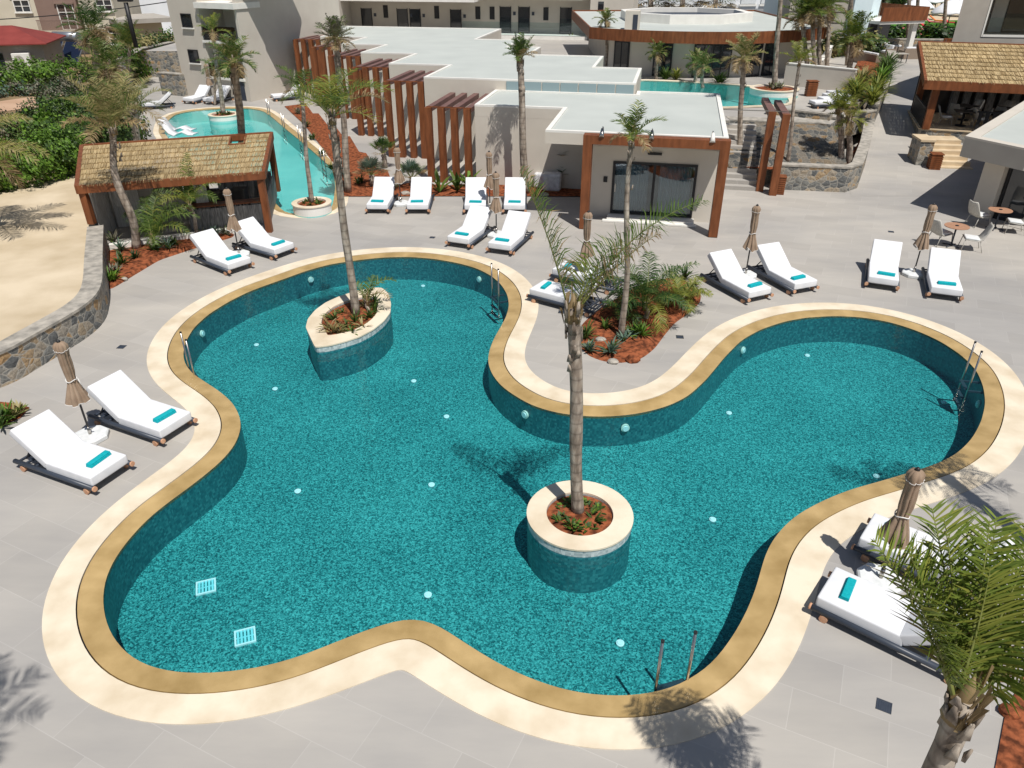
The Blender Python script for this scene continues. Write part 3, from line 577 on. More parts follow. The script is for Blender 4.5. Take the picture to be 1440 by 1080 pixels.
# ------------------------------------------------------------------ umbrellas
def make_umbrella(label):
    t = thing('closed_umbrella', label, 'umbrella', (0, 0, 0), 0, 'closed taupe umbrellas by the loungers')
    m = MB(); n = 8
    m.rings([[(r*math.cos(2*math.pi*(j+.5)/n), r*math.sin(2*math.pi*(j+.5)/n), z) for j in range(n)] for r, z in ((.36, 0), (.37, .02), (.37, .09), (.34, .115))]); m.build('base', 'basewhite', t, smooth=False)
    for p in t.children[0].data.polygons: p.use_smooth = False
    m = MB(); m.tube([(0, 0, .11), (0, 0, .30)], .035, 10); m.box((.05, 0, .24), (.06, .02, .03)); m.build('socket', 'steel', t)
    m = MB(); m.tube([(0, 0, .12), (0, 0, 2.28)], .022, 10); m.build('pole', 'pole', t)
    random.seed(5); prof = [(2.31, .03), (2.29, .10), (2.22, .155), (2.13, .15), (2.0, .125), (1.8, .135), (1.62, .13), (1.46, .105), (1.36, .13), (1.22, .185), (1.08, .235), (.97, .27)]
    nl = 8; per = 6; loops = []
    ph = [random.uniform(-.12, .12) for _ in range(nl)]; le = [random.uniform(-.1, .08) for _ in range(nl)]
    for i, (z, r) in enumerate(prof):
        l = []; dep = min(.42, .06+.05*i)
        for j in range(nl*per):
            q = j/per; lobe = int(q); fr = q-lobe; w = abs(math.sin(math.pi*fr))**.7
            a = 2*math.pi*q/nl+ph[lobe]*math.sin(math.pi*fr)+.25*(1-w)*(i > 5)
            rr = .86*r*(1-dep+dep*w)*(1+.12*math.sin(lobe*2.1+i*.5)); dz = le[lobe]*math.sin(math.pi*fr)*max(0, i-6)/5-.07*(1-w)*(i == len(prof)-1)
            l.append((rr*math.cos(a), rr*math.sin(a), z+dz))
        loops.append(l)
    m = MB(); m.rings(loops, cap=False); cp = m.build('canopy', 'taupe', t)
    m = MB(); m.tube(loops[-1]+[loops[-1][0]], .007, 5, False); m.build('hem', 'piping', cp)
    m = MB(); m.tube([Vector(p)*1.0 for p in [(x*1.06, y*1.06, z) for x, y, z in loops[3]]]+[(loops[3][0][0]*1.06, loops[3][0][1]*1.06, loops[3][0][2])], .005, 5, False); m.build('top_valance', 'piping', cp)
    m = MB(); m.tube([((.104*math.cos(k*math.pi/8)), .104*math.sin(k*math.pi/8), 1.45+.02*math.sin(k)) for k in range(17)], .010, 6, False); m.tube([(.12, 0, 1.45), (.15, .02, 1.2)], .008, 5); m.build('strap', 'piping', t)
    m = MB(); m.tube([(0, 0, 2.28), (0, 0, 2.33), (0, 0, 2.36)], [.035, .04, .015], 8); m.build('finial', 'black', t)
    return t
um0 = None
for px, py, rz, l in [(129,616,.3,'closed taupe umbrella between the two near left loungers'), (1284,387,1.1,'closed taupe umbrella between the two loungers on the far right'), (1048,389,2.0,'closed taupe umbrella between the two loungers above the right lobe'), (564,288,.8,'closed taupe umbrella between the first two back row loungers'), (337,360,2.6,'closed taupe umbrella in front of the thatched bar'), (698,332,1.7,'closed taupe umbrella between the two angled loungers at the far pool edge'), (822,400,.2,'closed taupe umbrella behind the lounger pair by the red bed'), (1236,819,1.3,'closed taupe umbrella at the near right loungers behind the fronds'), (298.5,140,1.0,'small far closed umbrella by the tall apartment block'), (689,296,2.3,'closed taupe umbrella in the back row between the third and fourth loungers')]:
    p = g(px, py, 0)
    if um0 is None: um0 = make_umbrella(l); um0.location = p; um0.rotation_euler.z = rz
    else: dup(um0, p, rz, l)
# ------------------------------------------------------------------ low villa with staggered fins
def inset(poly, d):                  # inset an axis aligned / general CCW polygon
    p = [Vector(q) for q in poly]; n = len(p); out = []
    if area(p) < 0: p.reverse()
    for i in range(n):
        a, b, c = p[i-1], p[i], p[(i+1) % n]
        e1 = (b-a).normalized(); e2 = (c-b).normalized(); n1 = Vector((-e1.y, e1.x)); n2 = Vector((-e2.y, e2.x))
        k = 1+n1.dot(n2); out.append(tuple(b+(n1+n2)*(d/max(.2, k))))
    return [tuple(q) for q in p], out
def flat_roof(parent, poly, z, rim=.2, up=.07, rm='roof', pm='paint'):
    o, i = inset(poly, rim)
    m = MB(); m.ringprism(o, i, z-.02, z+up); m.build('parapet', pm, parent)
    s = sheet('roof', [[Vector(q) for q in i]], z+.004, rm, parent); return s
V0 = thing('villa_row', 'long low cream villa with stepped pale flat roofs and rust coloured door portal', 'building', (UO.x, UO.y, 0), AX)
LOWZ, HIZ = 3.33, 3.8
hi = [(-8.8, 9.35), (1.25, 9.35), (1.25, 14.6), (-1.15, 14.6), (-1.15, 19.3), (-5.45, 19.3), (-5.45, 23.2), (-7.5, 23.2), (-7.5, 27.3), (-10.6, 27.3), (-10.6, 35.2), (-24.7, 35.2), (-25.2, 31.1), (-21.9, 31.1), (-21.9, 26.8), (-18.55, 26.8), (-18.55, 22.5), (-15.5, 22.5), (-15.5, 18.25), (-12.15, 18.25), (-12.15, 13.8), (-8.8, 13.8)]
m = MB(); m.prism(hi, 0, HIZ-.02); m.build('wall', 'cream', V0)
flat_roof(V0, hi, HIZ, .16, .05)
lowroof = [(-5.3, 5.3), (-1.5, 5.3), (-1.5, .75), (5.0, .72), (5.05, 10.3), (1.3, 10.3), (1.3, 9.34), (-5.3, 9.34)]
m = MB(); m.prism([(-5.297, 5.303), (-.02, 5.303), (-.02, 9.33), (-5.297, 9.33)], 0, LOWZ-.42)
m.prism([(0, 1.75), (.98, 1.75), (.98, 2.0), (.12, 2.0), (.12, 9.33), (0, 9.33)], 0, LOWZ-.42)      # door front and side
m.prism([(.98, 1.75), (4.12, 1.75), (4.12, 2.0), (.98, 2.0)], 2.16, LOWZ-.42); m.prism([(4.12, 1.75), (4.98, 1.75), (4.98, 10.28), (4.86, 10.28), (4.86, 2.0), (4.12, 2.0)], 0, LOWZ-.42)
m.prism([(.98, 1.75), (4.12, 1.75), (4.12, 2.0), (.98, 2.0)], 0, .14)
m.build('wall', 'cream', V0)
m = MB(); m.prism(lowroof, LOWZ-.42, LOWZ-.02); m.build('fascia', 'cream', V0)
flat_roof(V0, lowroof, LOWZ, .17, .06)
m = MB(); m.span(.1, 5.6, .01, 4.86, 5.7, LOWZ-.45); m.span(.13, 2.0, .012, 4.85, 5.6, .02); m.build('room', 'greyplaster', V0)
m = MB()
for k in range(7): x0 = -4.78+k*.855; m.box((x0+.42, 9.33, LOWZ+.24), (.80, .04, .40))
m.build('glass_strip', 'frost', V0)
# portal frame
m = MB(); m.span(-.02, -.02, .02, .30, .42, 3.42); m.span(4.72, -.02, .02, 5.04, .42, 3.42); m.span(.30, -.02, 3.12, 4.72, .42, 3.42); m.build('portal_frame', 'corten', V0)
m = MB(); m.span(.30, .42, 3.2, 4.9, .70, 3.26); m.build('portal_top', 'beamtop', V0)
# sliding door
m = MB(); x0, x1, z0, z1 = .98, 4.12, .16, 2.16
for a in ((x0, z0, x0+.09, z1), (x1-.09, z0, x1, z1), (x0+.09, z0, x1-.09, z0+.08), (x0+.09, z1-.09, x1-.09, z1), (2.5, z0+.08, 2.6, z1-.09)): m.span(a[0], 1.71, a[1], a[2], 1.80, a[3])
sd = m.build('sliding_door', 'black', V0)
for a, b in ((x0+.09, 2.5), (2.6, x1-.09)):
    m = MB(); m.span(a, 1.75, z0+.08, b, 1.765, z1-.09); m.build('pane', 'glass', sd)
m = MB(); m.span(x0+.12, 1.68, 1.0, x0+.15, 1.71, 1.32); m.build('handle', 'steel', sd)
m = MB()
for a, b in ((1.08, 2.35), (2.75, 3.95)):
    n = 40; l0 = []; l1 = []
    for i in range(n+1):
        x = a+(b-a)*i/n; y = 2.12+.035*math.sin(i*1.9); l0.append((x, y, .16)); l1.append((x, y, 2.1))
    for i in range(n): m.face([l0[i], l0[i+1], l1[i+1], l1[i]])
m.build('curtain', 'curtain', V0)
m = MB(); m.span(.9, 1.2, .012, 4.2, 1.70, .13, bevel=.01); m.span(.75, 1.0, .012, 4.3, 1.2, .07); m.build('door_step', 'paint', V0)
m = MB(); m.box((2.5, 1.71, 2.5), (.52, .10, .09), bevel=.02); m.build('wall_lamp', 'black', V0)
m = MB(); m.box((.72, 1.735, 1.45), (.15, .035, .22), bevel=.01); m.build('door_sign', 'black', V0)
for x in (.62, 2.35, 4.42):
    m = MB(); m.tube([(x, .55, 3.38), (x, .5, 3.62), (x, .28, 3.66)], .022, 8); f = m.build('floodlight_arm', 'steel', V0)
    m = MB(); m.tube([(x, .20, 3.62), (x, -.02, 3.36)], [.05, .10], 10); m.build('floodlight', 'paint' if x > 4 else 'steel', f)
# fins: six pergolas, each four posts with roof beams and a cross rail
pg0 = None
names = ['nearest', 'second nearest', 'third', 'fourth', 'fifth', 'farthest']
for i, (u1, v0, zt) in enumerate([(-5.5, 5.2, 3.2), (-8.85, 9.35, 3.58), (-12.25, 13.8, 3.58), (-15.6, 18.25, 3.58), (-18.65, 22.5, 3.58), (-22.0, 26.8, 3.58)]):
    lab = '%s rust coloured fin pergola along the low villa wall' % names[i] if i else 'nearest rust coloured fin pergola, four tall fins left of the pale villa wall'
    w = uv(u1, v0); sc = zt/3.58
    if pg0 is None or i == 1:
        t = thing('fin_pergola', lab, 'pergola', (*w, 0), AX, 'rust coloured fin pergolas along the villa')
        for k in range(4):
            x = -.14-k*.58; m = MB(); m.span(x-.14, -.02, 0, x+.14, .26, zt-.2); m.span(x-.141, -.021, zt-.2, x+.141, .24, zt+.002); m.build('fin_post', 'corten', t)
            m = MB(); m.span(x-.13, .24, zt-.19, x+.13, 4.12, zt); m.build('roof_beam', 'beamtop', t)
        m = MB(); m.span(-1.95, .10, zt+.003, .06, .15, zt+.045); m.build('cross_rail', 'corten', t)
        pg0 = t
    else: dup(pg0, (*w, 0), AX, lab)
# fins by the stairs
t = thing('fin_pergola', 'pair of rust coloured fins standing beside the stairs and the stone planter', 'pergola', (*uv(7.05, 6.0), 0), AX, None)
for k, (x, y) in enumerate([(0, .55), (.5, 0)]):
    m = MB(); m.span(x-.15, y, 0, x+.15, y+.32, 3.3); m.build('fin_post', 'corten', t); m = MB(); m.span(x-.145, y+.32, 3.08, x+.145, y+3.6, 3.3); m.build('roof_beam', 'beamtop', t)
m = MB(); m.span(-2.0, .62, 3.303, .6, .65, 3.335); m.build('cross_rail', 'steel', t)
# stairs up to the terrace
t = thing('stairs', 'pale stone stairs climbing between the villa and the rust fins', 'stairs', (*uv(5.2, 6.6), 0), AX)
m = MB()
for k in range(12): m.span(0, k*.36, 0, 1.75, 9, .165*(k+1)-(0.002 if k else 0)) if False else m.span(0.02, k*.36, .165*k, 1.72, (k+1)*.36, .165*(k+1))
for k in range(12): pass
m.build('treads', 'paving', t)
m = MB(); m.span(-.14, .1, 0, .0, 4.4, .9); m.build('side_wall', 'cream', t)
# ------------------------------------------------------------------ upper terrace with its pool, stone walls
TZ = 2.0
def zramp(y):
    s = min(1, max(0, (y-31.5)/(58-31.5))); return TZ*s*s*(3-2*s)+.006
def gr(px, py):
    z = 0.0
    for _ in range(40): z = .6*z+.4*zramp(g(px, py, z).y)
    return g(px, py, z)
pathL = [gr(*q) for q in [(1202,272),(1216,232),(1223,195),(1229,172),(1246,137),(1254,111),(1258,92)]]
n = len(pathL); pts = []
m = MB(); rows = []
ys = [31.3+i*1.0 for i in range(29)]
def xl(y):
    for a, b in zip(pathL, pathL[1:]):
        if a.y <= y <= b.y: return a.x+(b.x-a.x)*(y-a.y)/(b.y-a.y)
    return pathL[0].x if y < pathL[0].y else pathL[-1].x
for y in ys: rows.append([m.bm.verts.new((x, y, zramp(y))) for x in (xl(y)-.3, xl(y)+3, xl(y)+8, 60)])
for a, b in zip(rows, rows[1:]):
    for j in range(3): m.bm.faces.new((a[j], a[j+1], b[j+1], b[j]))
struct(m.build('path', 'paving'))
tpool_px = [(893,112.5),(960,115),(1040,120),(1085,125),(1108,137),(1111,146),(1080,147.5),(1020,150),(893,152)]
tp = resample(relax(resample(pxs(tpool_px, 2.06), .4), 2), .5)
if area(tp) < 0: tp.reverse()
tpo = offset(tp, .3, 2)
tb = [uv(1.3, 10.4), uv(5.1, 10.4), uv(5.1, 11.2)] + [tuple(g2(x, y, 2.0)) for x, y in [(1062,167),(1100,167),(1168,175),(1202,149)]] + [(xl(50), 50), (xl(57.9), 57.9), (80, 58.2), (80, 150), (-30, 150), (-30, 66), uv(-10.5, 36), uv(-5, 24), uv(1.3, 16)]
def bld_terrace():
    struct(sheet('terrace', [[Vector(q) for q in tb], tpo], TZ, 'paving'))
    m = MB(); n = len(tb)
    for i in range(n): a, b = tb[i], tb[(i+1) % n]; m.face([(a[0], a[1], 0), (b[0], b[1], 0), (b[0], b[1], TZ-.003), (a[0], a[1], TZ-.003)])
    struct(m.build('terrace_edge', 'stone'))
bld_terrace()
ring_strip('terrace_pool_coping', tpo, 2.1, tp, 2.07, 'coping')
basin('terrace_pool', tp, 2.06, 1.2, 'lagoon', 'lagoon'); struct(sheet('terrace_water', [offset(tp, -.004, 0)], 2.04, 'water2'))
def stone_wall(name, label, path, th, h, cap=.0, z0=0.0, group=None, capm='stonecap', hs=None, zs=None, cat='wall'):
    """wall along a polyline of (x, y); cap is its own part"""
    p = [Vector(q) for q in path]; n = len(p); a, b = [], []
    for i in range(n):
        t = (p[min(i+1, n-1)]-p[max(i-1, 0)]).normalized(); nn = Vector((-t.y, t.x)); a.append(p[i]+nn*th/2); b.append(p[i]-nn*th/2)
    c = p[n//2]; T = thing(name, label, cat, (c.x, c.y, 0), 0, group)
    def strip(z0f, z1f, e, mat, nm):
        m = MB(); L = []
        for i in range(n):
            d = (a[i]-b[i]).normalized()*e; A = a[i]+d-c; B = b[i]-d-c
            L.append([m.bm.verts.new((A.x, A.y, z0f(i))), m.bm.verts.new((A.x, A.y, z1f(i))), m.bm.verts.new((B.x, B.y, z1f(i))), m.bm.verts.new((B.x, B.y, z0f(i)))])
        m.skin(L, cap=True)
        o = m.build(nm, mat, T)
        for f in o.data.polygons: f.use_smooth = False
    hh = lambda i: (hs[i] if hs else h)+(zs[i] if zs else z0); zz = lambda i: (zs[i] if zs else z0)
    strip(zz, lambda i: hh(i)-.07, 0, 'stone', 'masonry'); strip(lambda i: hh(i)-.07, hh, .025, capm, 'cap'); return T
# stone planter beside the path
f0 = Vector(g2(1086, 268)); f1 = Vector(g2(1197, 272)); fdir = (f1-f0).normalized()
p3 = [g2(1086, 266), g2(1196, 270.5)]; side = [(xl(y)-.22, y) for y in (32.6, 34, 36, 38, 40)]
stone_wall('stone_wall', 'low grey rubble stone planter wall with pale cap beside the path', [(p3[0][0], p3[0][1]+.2), (p3[1][0]-.25, p3[1][1]+.2)] + side, .42, 1.08, zs=[0, 0]+[zramp(q[1])-.006 for q in side], hs=[1.08, 1.08]+[1.08]*5)
bw0 = g(1026, 232, .8); bw1 = g(1192, 232, .8); bt0 = g(1026, 170, 1.95); bt1 = g(1170, 175, 1.95)
T = thing('stone_wall', 'tall battered rubble stone wall at the back of the planting pit', 'wall', (bw0.x, bw0.y, 0))
m = MB(); o = Vector((bw0.x, bw0.y, 0)); P = [bw0-o, bw1-o, bt1-o, bt0-o]; B2 = [v+Vector((0, .8, 0)) for v in P]
lo = [v-Vector((0, 0, .8)) for v in (P[0], P[1])]; lb = [v-Vector((0, 0, .8)) for v in (B2[0], B2[1])]
m.bm.faces.new([m.bm.verts.new(v) for v in (P[0], P[1], P[2], P[3])]); m.rings([[lo[0], lo[1], lb[1], lb[0]], [P[0], P[1], B2[1], B2[0]], [P[3], P[2], B2[2], B2[3]]]); q = m.build('masonry', 'stone', T)
for f in q.data.polygons: f.use_smooth = False
m = MB(); m.rings([[P[3]+Vector((0, -.05, 0)), P[2]+Vector((0, -.05, 0)), B2[2], B2[3]], [P[3]+Vector((0, -.05, .07)), P[2]+Vector((0, -.05, .07)), B2[2]+Vector((0, 0, .07)), B2[3]+Vector((0, 0, .07))]]); q = m.build('cap', 'stonecap', T)
for f in q.data.polygons: f.use_smooth = False
struct(sheet('pit_soil', [[Vector(q) for q in (g2(1087, 262), g2(1194, 266), (xl(35)-.4, 35), (xl(40)-.4, 40), (bw1.x, bw1.y+.3), (bw0.x, bw0.y+.3))]], .72, 'soil'))
stone_wall('stone_wall', 'upper rubble stone wall carrying the edge of the terrace pool', [g2(1078, 160, 2.0), g2(1115, 163, 2.0), g2(1168, 169, 2.0)], .4, .42, z0=1.9)
w2 = [(xl(y)-.28, y) for y in (42, 44, 46.5, 49, 52, 55, 57.5)]
stone_wall('stone_wall', 'curved rubble stone planter wall along the upper path below the yellow shrubs', [tuple(g2(1170, 172, 1.9))]+w2, .5, .95, zs=[1.0]+[zramp(q[1])-.01 for q in w2], hs=[1.15]+[.95]*7)
struct(sheet('shrub_bed', [[Vector(q) for q in ([(a-.3, b) for a, b in w2]+[(w2[-1][0]-2.2, 57.5), (w2[2][0]-2.0, 47), (w2[0][0]-1.8, 42.6)])]], 2.25, 'soil'))
# bins
def slat_box(name, label, cat, p, w, d, h, rz=0, mat='corten'):
    t = thing(name, label, cat, p, rz, 'brown slatted boxes'); m = MB(); k = int(h/.09)
    m.span(-w/2+.03, -d/2+.03, 0, w/2-.03, d/2-.03, h-.03); m.build('body', 'corten', t)
    m = MB()
    for i in range(k): m.ringprism([(-w/2,-d/2),(w/2,-d/2),(w/2,d/2),(-w/2,d/2)], [(-w/2+.025,-d/2+.025),(w/2-.025,-d/2+.025),(w/2-.025,d/2-.025),(-w/2+.025,d/2-.025)], i*.09+.015, i*.09+.08)
    m.build('slats', mat, t); m = MB(); m.span(-w/2-.02, -d/2-.02, h-.025, w/2+.02, d/2+.02, h+.02, bevel=.01); m.build('lid', mat, t)
slat_box('litter_bin', 'brown slatted bin against the stone planter wall', 'bin', g(1093, 272, 0), .48, .45, .75, AX)
slat_box('litter_bin', 'brown slatted bin at the foot of the pavilion steps', 'bin', g(1311, 240, .02), .5, .5, .8, AX)
slat_box('litter_bin', 'small brown bin on the upper terrace by the cream wall', 'bin', g(1139, 135, 2.0), .55, .45, .8, 0)
# terrace low walls
def low_wall(label, a, b, h, z=TZ, th=.25, mat='cream', cat='wall'):
    A = Vector(a); B = Vector(b); d = B-A; t = thing('low_wall', label, cat, (A.x, A.y, z), math.atan2(d.y, d.x))
    m = MB(); m.span(0, -th/2, 0, d.length, th/2, h-.05); m.build('wall', mat, t); m = MB(); m.span(-.02, -th/2-.02, h-.05, d.length+.02, th/2+.02, h); m.build('coping', 'paint', t)
low_wall('cream low wall with small lamps on the upper terrace', g2(1102, 119, 2), g2(1198, 130, 2), 1.25)
low_wall('cream low wall running away beside the terrace steps', g2(1150, 108, 2), g2(1165, 84, 2), 1.0)
# ------------------------------------------------------------------ round restaurant
rc = g(985, 109, TZ); R0 = thing('round_restaurant', 'round cream restaurant with curved rust fascia and dark windows', 'building', (rc.x+.6, rc.y+9.4, TZ))
def arcpoly(r, half, back): 
    a0 = math.asin(half/r); return [(r*math.sin(a), -r*math.cos(a)) for a in (-a0+2*a0*i/40 for i in range(41))]+[(half, back), (-half, back)]
m = MB(); m.prism(arcpoly(9.4, 6.3, 8), 0, 2.3); m.build('wall', 'cream', R0)
m = MB(); m.prism(arcpoly(10.6, 7.6, 9), 2.15, 2.66); m.build('soffit', 'paint', R0)
o, i = arcpoly(10.72, 7.72, 9.1), arcpoly(10.62, 7.62, 9.0)
m = MB(); m.ringprism(o, i, 2.1, 2.78); m.build('fascia', 'corten', R0)
sheet('roof', [[Vector(q) for q in i]], 2.68, 'roof', R0)
oct_ = [(4.9*math.cos(a), .2+4.4*math.sin(a)) for a in (math.pi/8+math.pi/4*k for k in range(8))]; oi = [(x*.88, .2+(y-.2)*.88) for x, y in oct_]
m = MB(); m.ringprism(oct_, oi, 2.68, 3.25); m.build('skylight_kerb', 'paint', R0)
m = MB(); m.prism(oi, 2.69, 2.95); m.build('skylight', 'navy', R0)
for a, w in ((-36, 1.0), (-19, 1.1), (0, 2.3), (17, 1.0), (25, 1.0)):
    aa = R(a); r = 9.42; cx, cy = r*math.sin(aa), -r*math.cos(aa)
    m = MB(); m.box((cx, cy, 1.0), (w+.1, .14, 1.95), rz=aa); wn = m.build('window', 'black', R0)
    m = MB(); k = 2 if w < 2 else 4
    for j in range(k): x = (j+.5-k/2)*w/k; m.box((cx+x*math.cos(aa)+.07*math.sin(aa), cy+x*math.sin(aa)-.07*math.cos(aa), 1.0), (w/k-.08, .03, 1.8), rz=aa)
    m.build('panes', 'darkglass', wn)
# ------------------------------------------------------------------ tall apartment block on the left and its gallery
ac = g(262, 134, 0); c2_ = g(352, 143, 0)
d = Vector((c2_.x-ac.x, c2_.y-ac.y)); rz = math.atan2(d.y, d.x); Lf = d.length
B0 = thing('apartment_block', 'tall beige apartment block with recessed balconies behind the far pool', 'building', (ac.x, ac.y, 0), rz)
h = 9.4; bx = [Lf*.46, Lf-.12]    # balcony bay
m = MB(); m.prism([(0, 0), (bx[0], 0), (bx[0], 2.2), (Lf, 2.2), (Lf, 11), (0, 11)], 0, h); m.prism([(bx[0], 0), (Lf+.1, 0), (Lf+.1, 2.2), (bx[0], 2.2)], 0, 1.3); m.span(Lf-.12, 0.01, 1.3, Lf+.1, 2.2, h)
m.build('wall', 'render', B0)
for z in (1.3, 3.62):
    m = MB(); m.span(bx[0]-.05, -.12, z+.002, bx[1]-.003, 2.19, z+.16); f = m.build('balcony', 'paint', B0)
    m = MB(); m.span(bx[0]+.05, -.08, z+.17, bx[1]-.1, -.06, z+1.05); m.build('glass_rail', 'railglass', f)
    m = MB(); m.span(bx[0]+1.5, 2.12, z+.18, bx[1]-.2, 2.18, z+1.95); m.build('balcony_door', 'darkglass', f)
m = MB(); m.span(bx[0]-.05, -.3, 5.75, bx[1]+.3, 2.19, 6.1); m.build('upper_slab', 'paint', B0)
for z in (2.25, 4.5):
    m = MB(); m.span(1.15, -.02, z, 2.0, .05, z+.82); f = m.build('window', 'darkglass', B0)
    m = MB(); m.span(1.05, -.14, z-.08, 2.1, .02, z); m.build('sill', 'paint', f)
    m = MB(); m.ringprism([(1.1, z-.0), (2.05, z), (2.05, z+.87), (1.1, z+.87)], [(1.17, z+.06), (1.98, z+.06), (1.98, z+.8), (1.17, z+.8)], 0, .05)
    for v in m.bm.verts: v.co = (v.co.x, -.03-v.co.z, v.co.y)
    m.build('frame', 'black', f)
m = MB(); m.span(Lf-.95, -.02, 0.05, Lf-.3, .04, 1.25); m.build('service_door', 'navy', B0)
m = MB(); m.span(Lf*.37, -.02, .75, Lf*.37+.55, .05, 1.1); m.build('vent', 'navy', B0)
# gallery wing: first a wall running back from the corner, then the long gallery
ge = uv(-29.5, 44); e0 = (c2_.x+.15, c2_.y+.15)
G0 = thing('gallery_wing', 'long beige hotel wing with gallery doors behind the flat villa roofs', 'building', (e0[0], e0[1], 0), 0)
def loc2(p): return (p[0]-e0[0], p[1]-e0[1])
GV = 50.0
ga = loc2(uv(-29.0, GV)); gb = loc2(uv(-16.3, GV)); gc = loc2(uv(-16.3, GV)); gd = loc2(uv(-4.5, GV))
wa = [(0, 0), ga, gd, loc2(uv(-4.5, GV+9)), loc2(uv(-34, GV+9)), (-1.2, 6)]
m = MB(); m.prism(wa, 0, 8.2); m.build('wall', 'render', G0)
def uvbox(m, u0, v0, z0, u1, v1, z1):
    a = loc2(uv((u0+u1)/2, (v0+v1)/2)); m.box((a[0], a[1], (z0+z1)/2), (abs(u1-u0), abs(v1-v0), abs(z1-z0)), rz=AX)
m = MB(); uvbox(m, -33.0, GV-3.4, 5.02, -15.6, GV-.003, 5.42); uvbox(m, -15.597, GV-2.0, 5.22, -5.5, GV-.003, 5.62); m.build('roof_slab', 'paint', G0)
m = MB(); uvbox(m, -17.2, GV-2.6, 1.95, -5.2, GV-.003, 2.28); gs = m.build('gallery_slab', 'paint', G0)
m = MB(); uvbox(m, -17.0, GV-2.56, 2.3, -5.3, GV-2.53, 3.4); m.build('glass_rail', 'railglass', gs)
m = MB(); uvbox(m, -5.0, GV-3.2, 0, -1.2, GV+5, 8.1); m.build('end_bay', 'cream', G0)
m = MB(); uvbox(m, -4.3, GV-3.24, 4.3, -3.8, GV-3.18, 5.2); m.build('window', 'darkglass', G0)
for u in (-27.4, -23.7, -22.4, -18.3, -13.4, -11.6, -7.6):
    z = 2.0 if u < -17 else 2.3
    m = MB(); uvbox(m, u-.5, GV-.04, z, u+.5, GV+.05, z+2.2); f = m.build('door', 'darkglass', G0)
    m = MB(); uvbox(m, u-.56, GV-.07, z, u-.5, GV+.02, z+2.26); uvbox(m, u+.5, GV-.07, z, u+.56, GV+.02, z+2.26); m.build('frame', 'black', f)
    m = MB(); uvbox(m, u+.75, GV-.05, z+1.5, u+1.0, GV, z+1.8); m.build('door_lamp', 'navy', G0)
for u in (-30.6, -29.9, -25.4, -20.2, -16.1, -14.7, -9.5):
    m = MB(); uvbox(m, u-.24, GV-.04, 3.4, u+.24, GV+.03, 4.5); m.build('small_window', 'black', G0)
m = MB(); uvbox(m, -8.4, GV-.05, 0.1, -5.2, GV+.02, 1.75); m.build('ground_window', 'darkglass', G0)
m = MB(); m.span(-.3, -.35, 8.0, 3.4, 4, 8.3); m.build('eave', 'paint', G0)
# ------------------------------------------------------------------ thatched bar by the pool
def shingles(parent, P00, P10, P11, P01, rows, cols, seed, hole=None, wj=.5):
    """P00-P10 lower edge, P01-P11 upper edge; many overlapping straw bundles"""
    random.seed(seed); m = MB(); nrm = (P10-P00).cross(P01-P00).normalized(); th = .05
    for r in range(rows-1, -1, -1):
        v0, v1 = r/rows, min(1, (r+1.25)/rows)
        for c in range(cols):
            u0, u1 = c/cols, (c+1)/cols
            if hole and hole[0] < (u0+u1)/2 < hole[1] and v0+.02 < hole[3] and (r+1)/rows > hole[2]+.03: continue
            w0 = v0-random.uniform(0, .13)/rows*2; f = lambda u, v: P00.lerp(P10, u).lerp(P01.lerp(P11, u), v)
            lift = .055+random.uniform(-.012, .018); du = random.uniform(-.25, .25)/cols
            a, b, cc, d = f(u0+du, w0)+nrm*lift, f(u1+du, w0)+nrm*lift, f(u1, v1)+nrm*.005, f(u0, v1)+nrm*.005
            m.face([a, b, cc, d]); m.face([a-nrm*th, b-nrm*th, b, a])
    return m.build('thatch', 'thatch', parent, smooth='raw')
zf_, zb_ = 2.2, 2.42
Q = [g(108, 263, zf_), g(370, 243, zf_), g(382, 187, zb_), g(115, 205, zb_)]
K0 = thing('thatched_bar', 'open pool bar with thatched roof on rust coloured posts', 'pavilion', (Q[0].x, Q[0].y, 0))
ko = Vector((Q[0].x, Q[0].y, 0)); q = [p-ko for p in Q]
ce = sum(q, Vector())/4
ins = [p+(ce-p).normalized()*.10 for p in q]
shingles(K0, ins[0], ins[1], ins[2], ins[3], 8, 330, 3, hole=(.775, .86, .72, .96))
m = MB()
up = Vector((0, 0, .05))
def beam(m, a, b, w, hgt): 
    d = (b-a); rzz = math.atan2(d.y, d.x); m.box((a+b)/2-Vector((0, 0, hgt/2)), (d.length, w, hgt), rz=rzz, tilt=('Y', -math.atan2(d.z, math.hypot(d.x, d.y))))
for a, b in ((0, 1), (1, 2), (2, 3), (3, 0)): beam(m, q[a]+up, q[b]+up*1.02, .13+.004*a, .27+.006*a)
m.build('beam', 'corten', K0)
m = MB(); fr = lambda u, v: q[0].lerp(q[1], u).lerp(q[3].lerp(q[2], u), v)-Vector((0, 0, .06))
hc = [fr(.775, .72), fr(.86, .72), fr(.86, .96), fr(.775, .96)]
for a, b in ((0, 1), (1, 2), (2, 3), (3, 0)): beam(m, hc[a]+Vector((0, 0, .12)), hc[b]+Vector((0, 0, .12)), .06, .2)
m.build('trunk_opening', 'corten', K0)
m = MB()
for u in (.18, .36, .54, .72, .9): beam(m, fr(u, .02), fr(u, .98), .08, .12)
m.build('rafter', 'corten', K0)
for px, zt in (((127, 322), .9), ((376, 320), 0), ((390, 259), 0), (None, 0.6)):
    p = (g(px[0], px[1], zt) if px else g(134, 240, .6))-ko; i = {127: 0, 376: 1, 390: 2}.get(px[0] if px else 0, 3)
    tp_ = q[i]+(ce-q[i]).normalized()*.16; m = MB(); m.box(((tp_.x), (tp_.y), (zt+tp_.z-.2)/2), (.22, .22, tp_.z-.2-zt)); m.build('post', 'corten', K0)
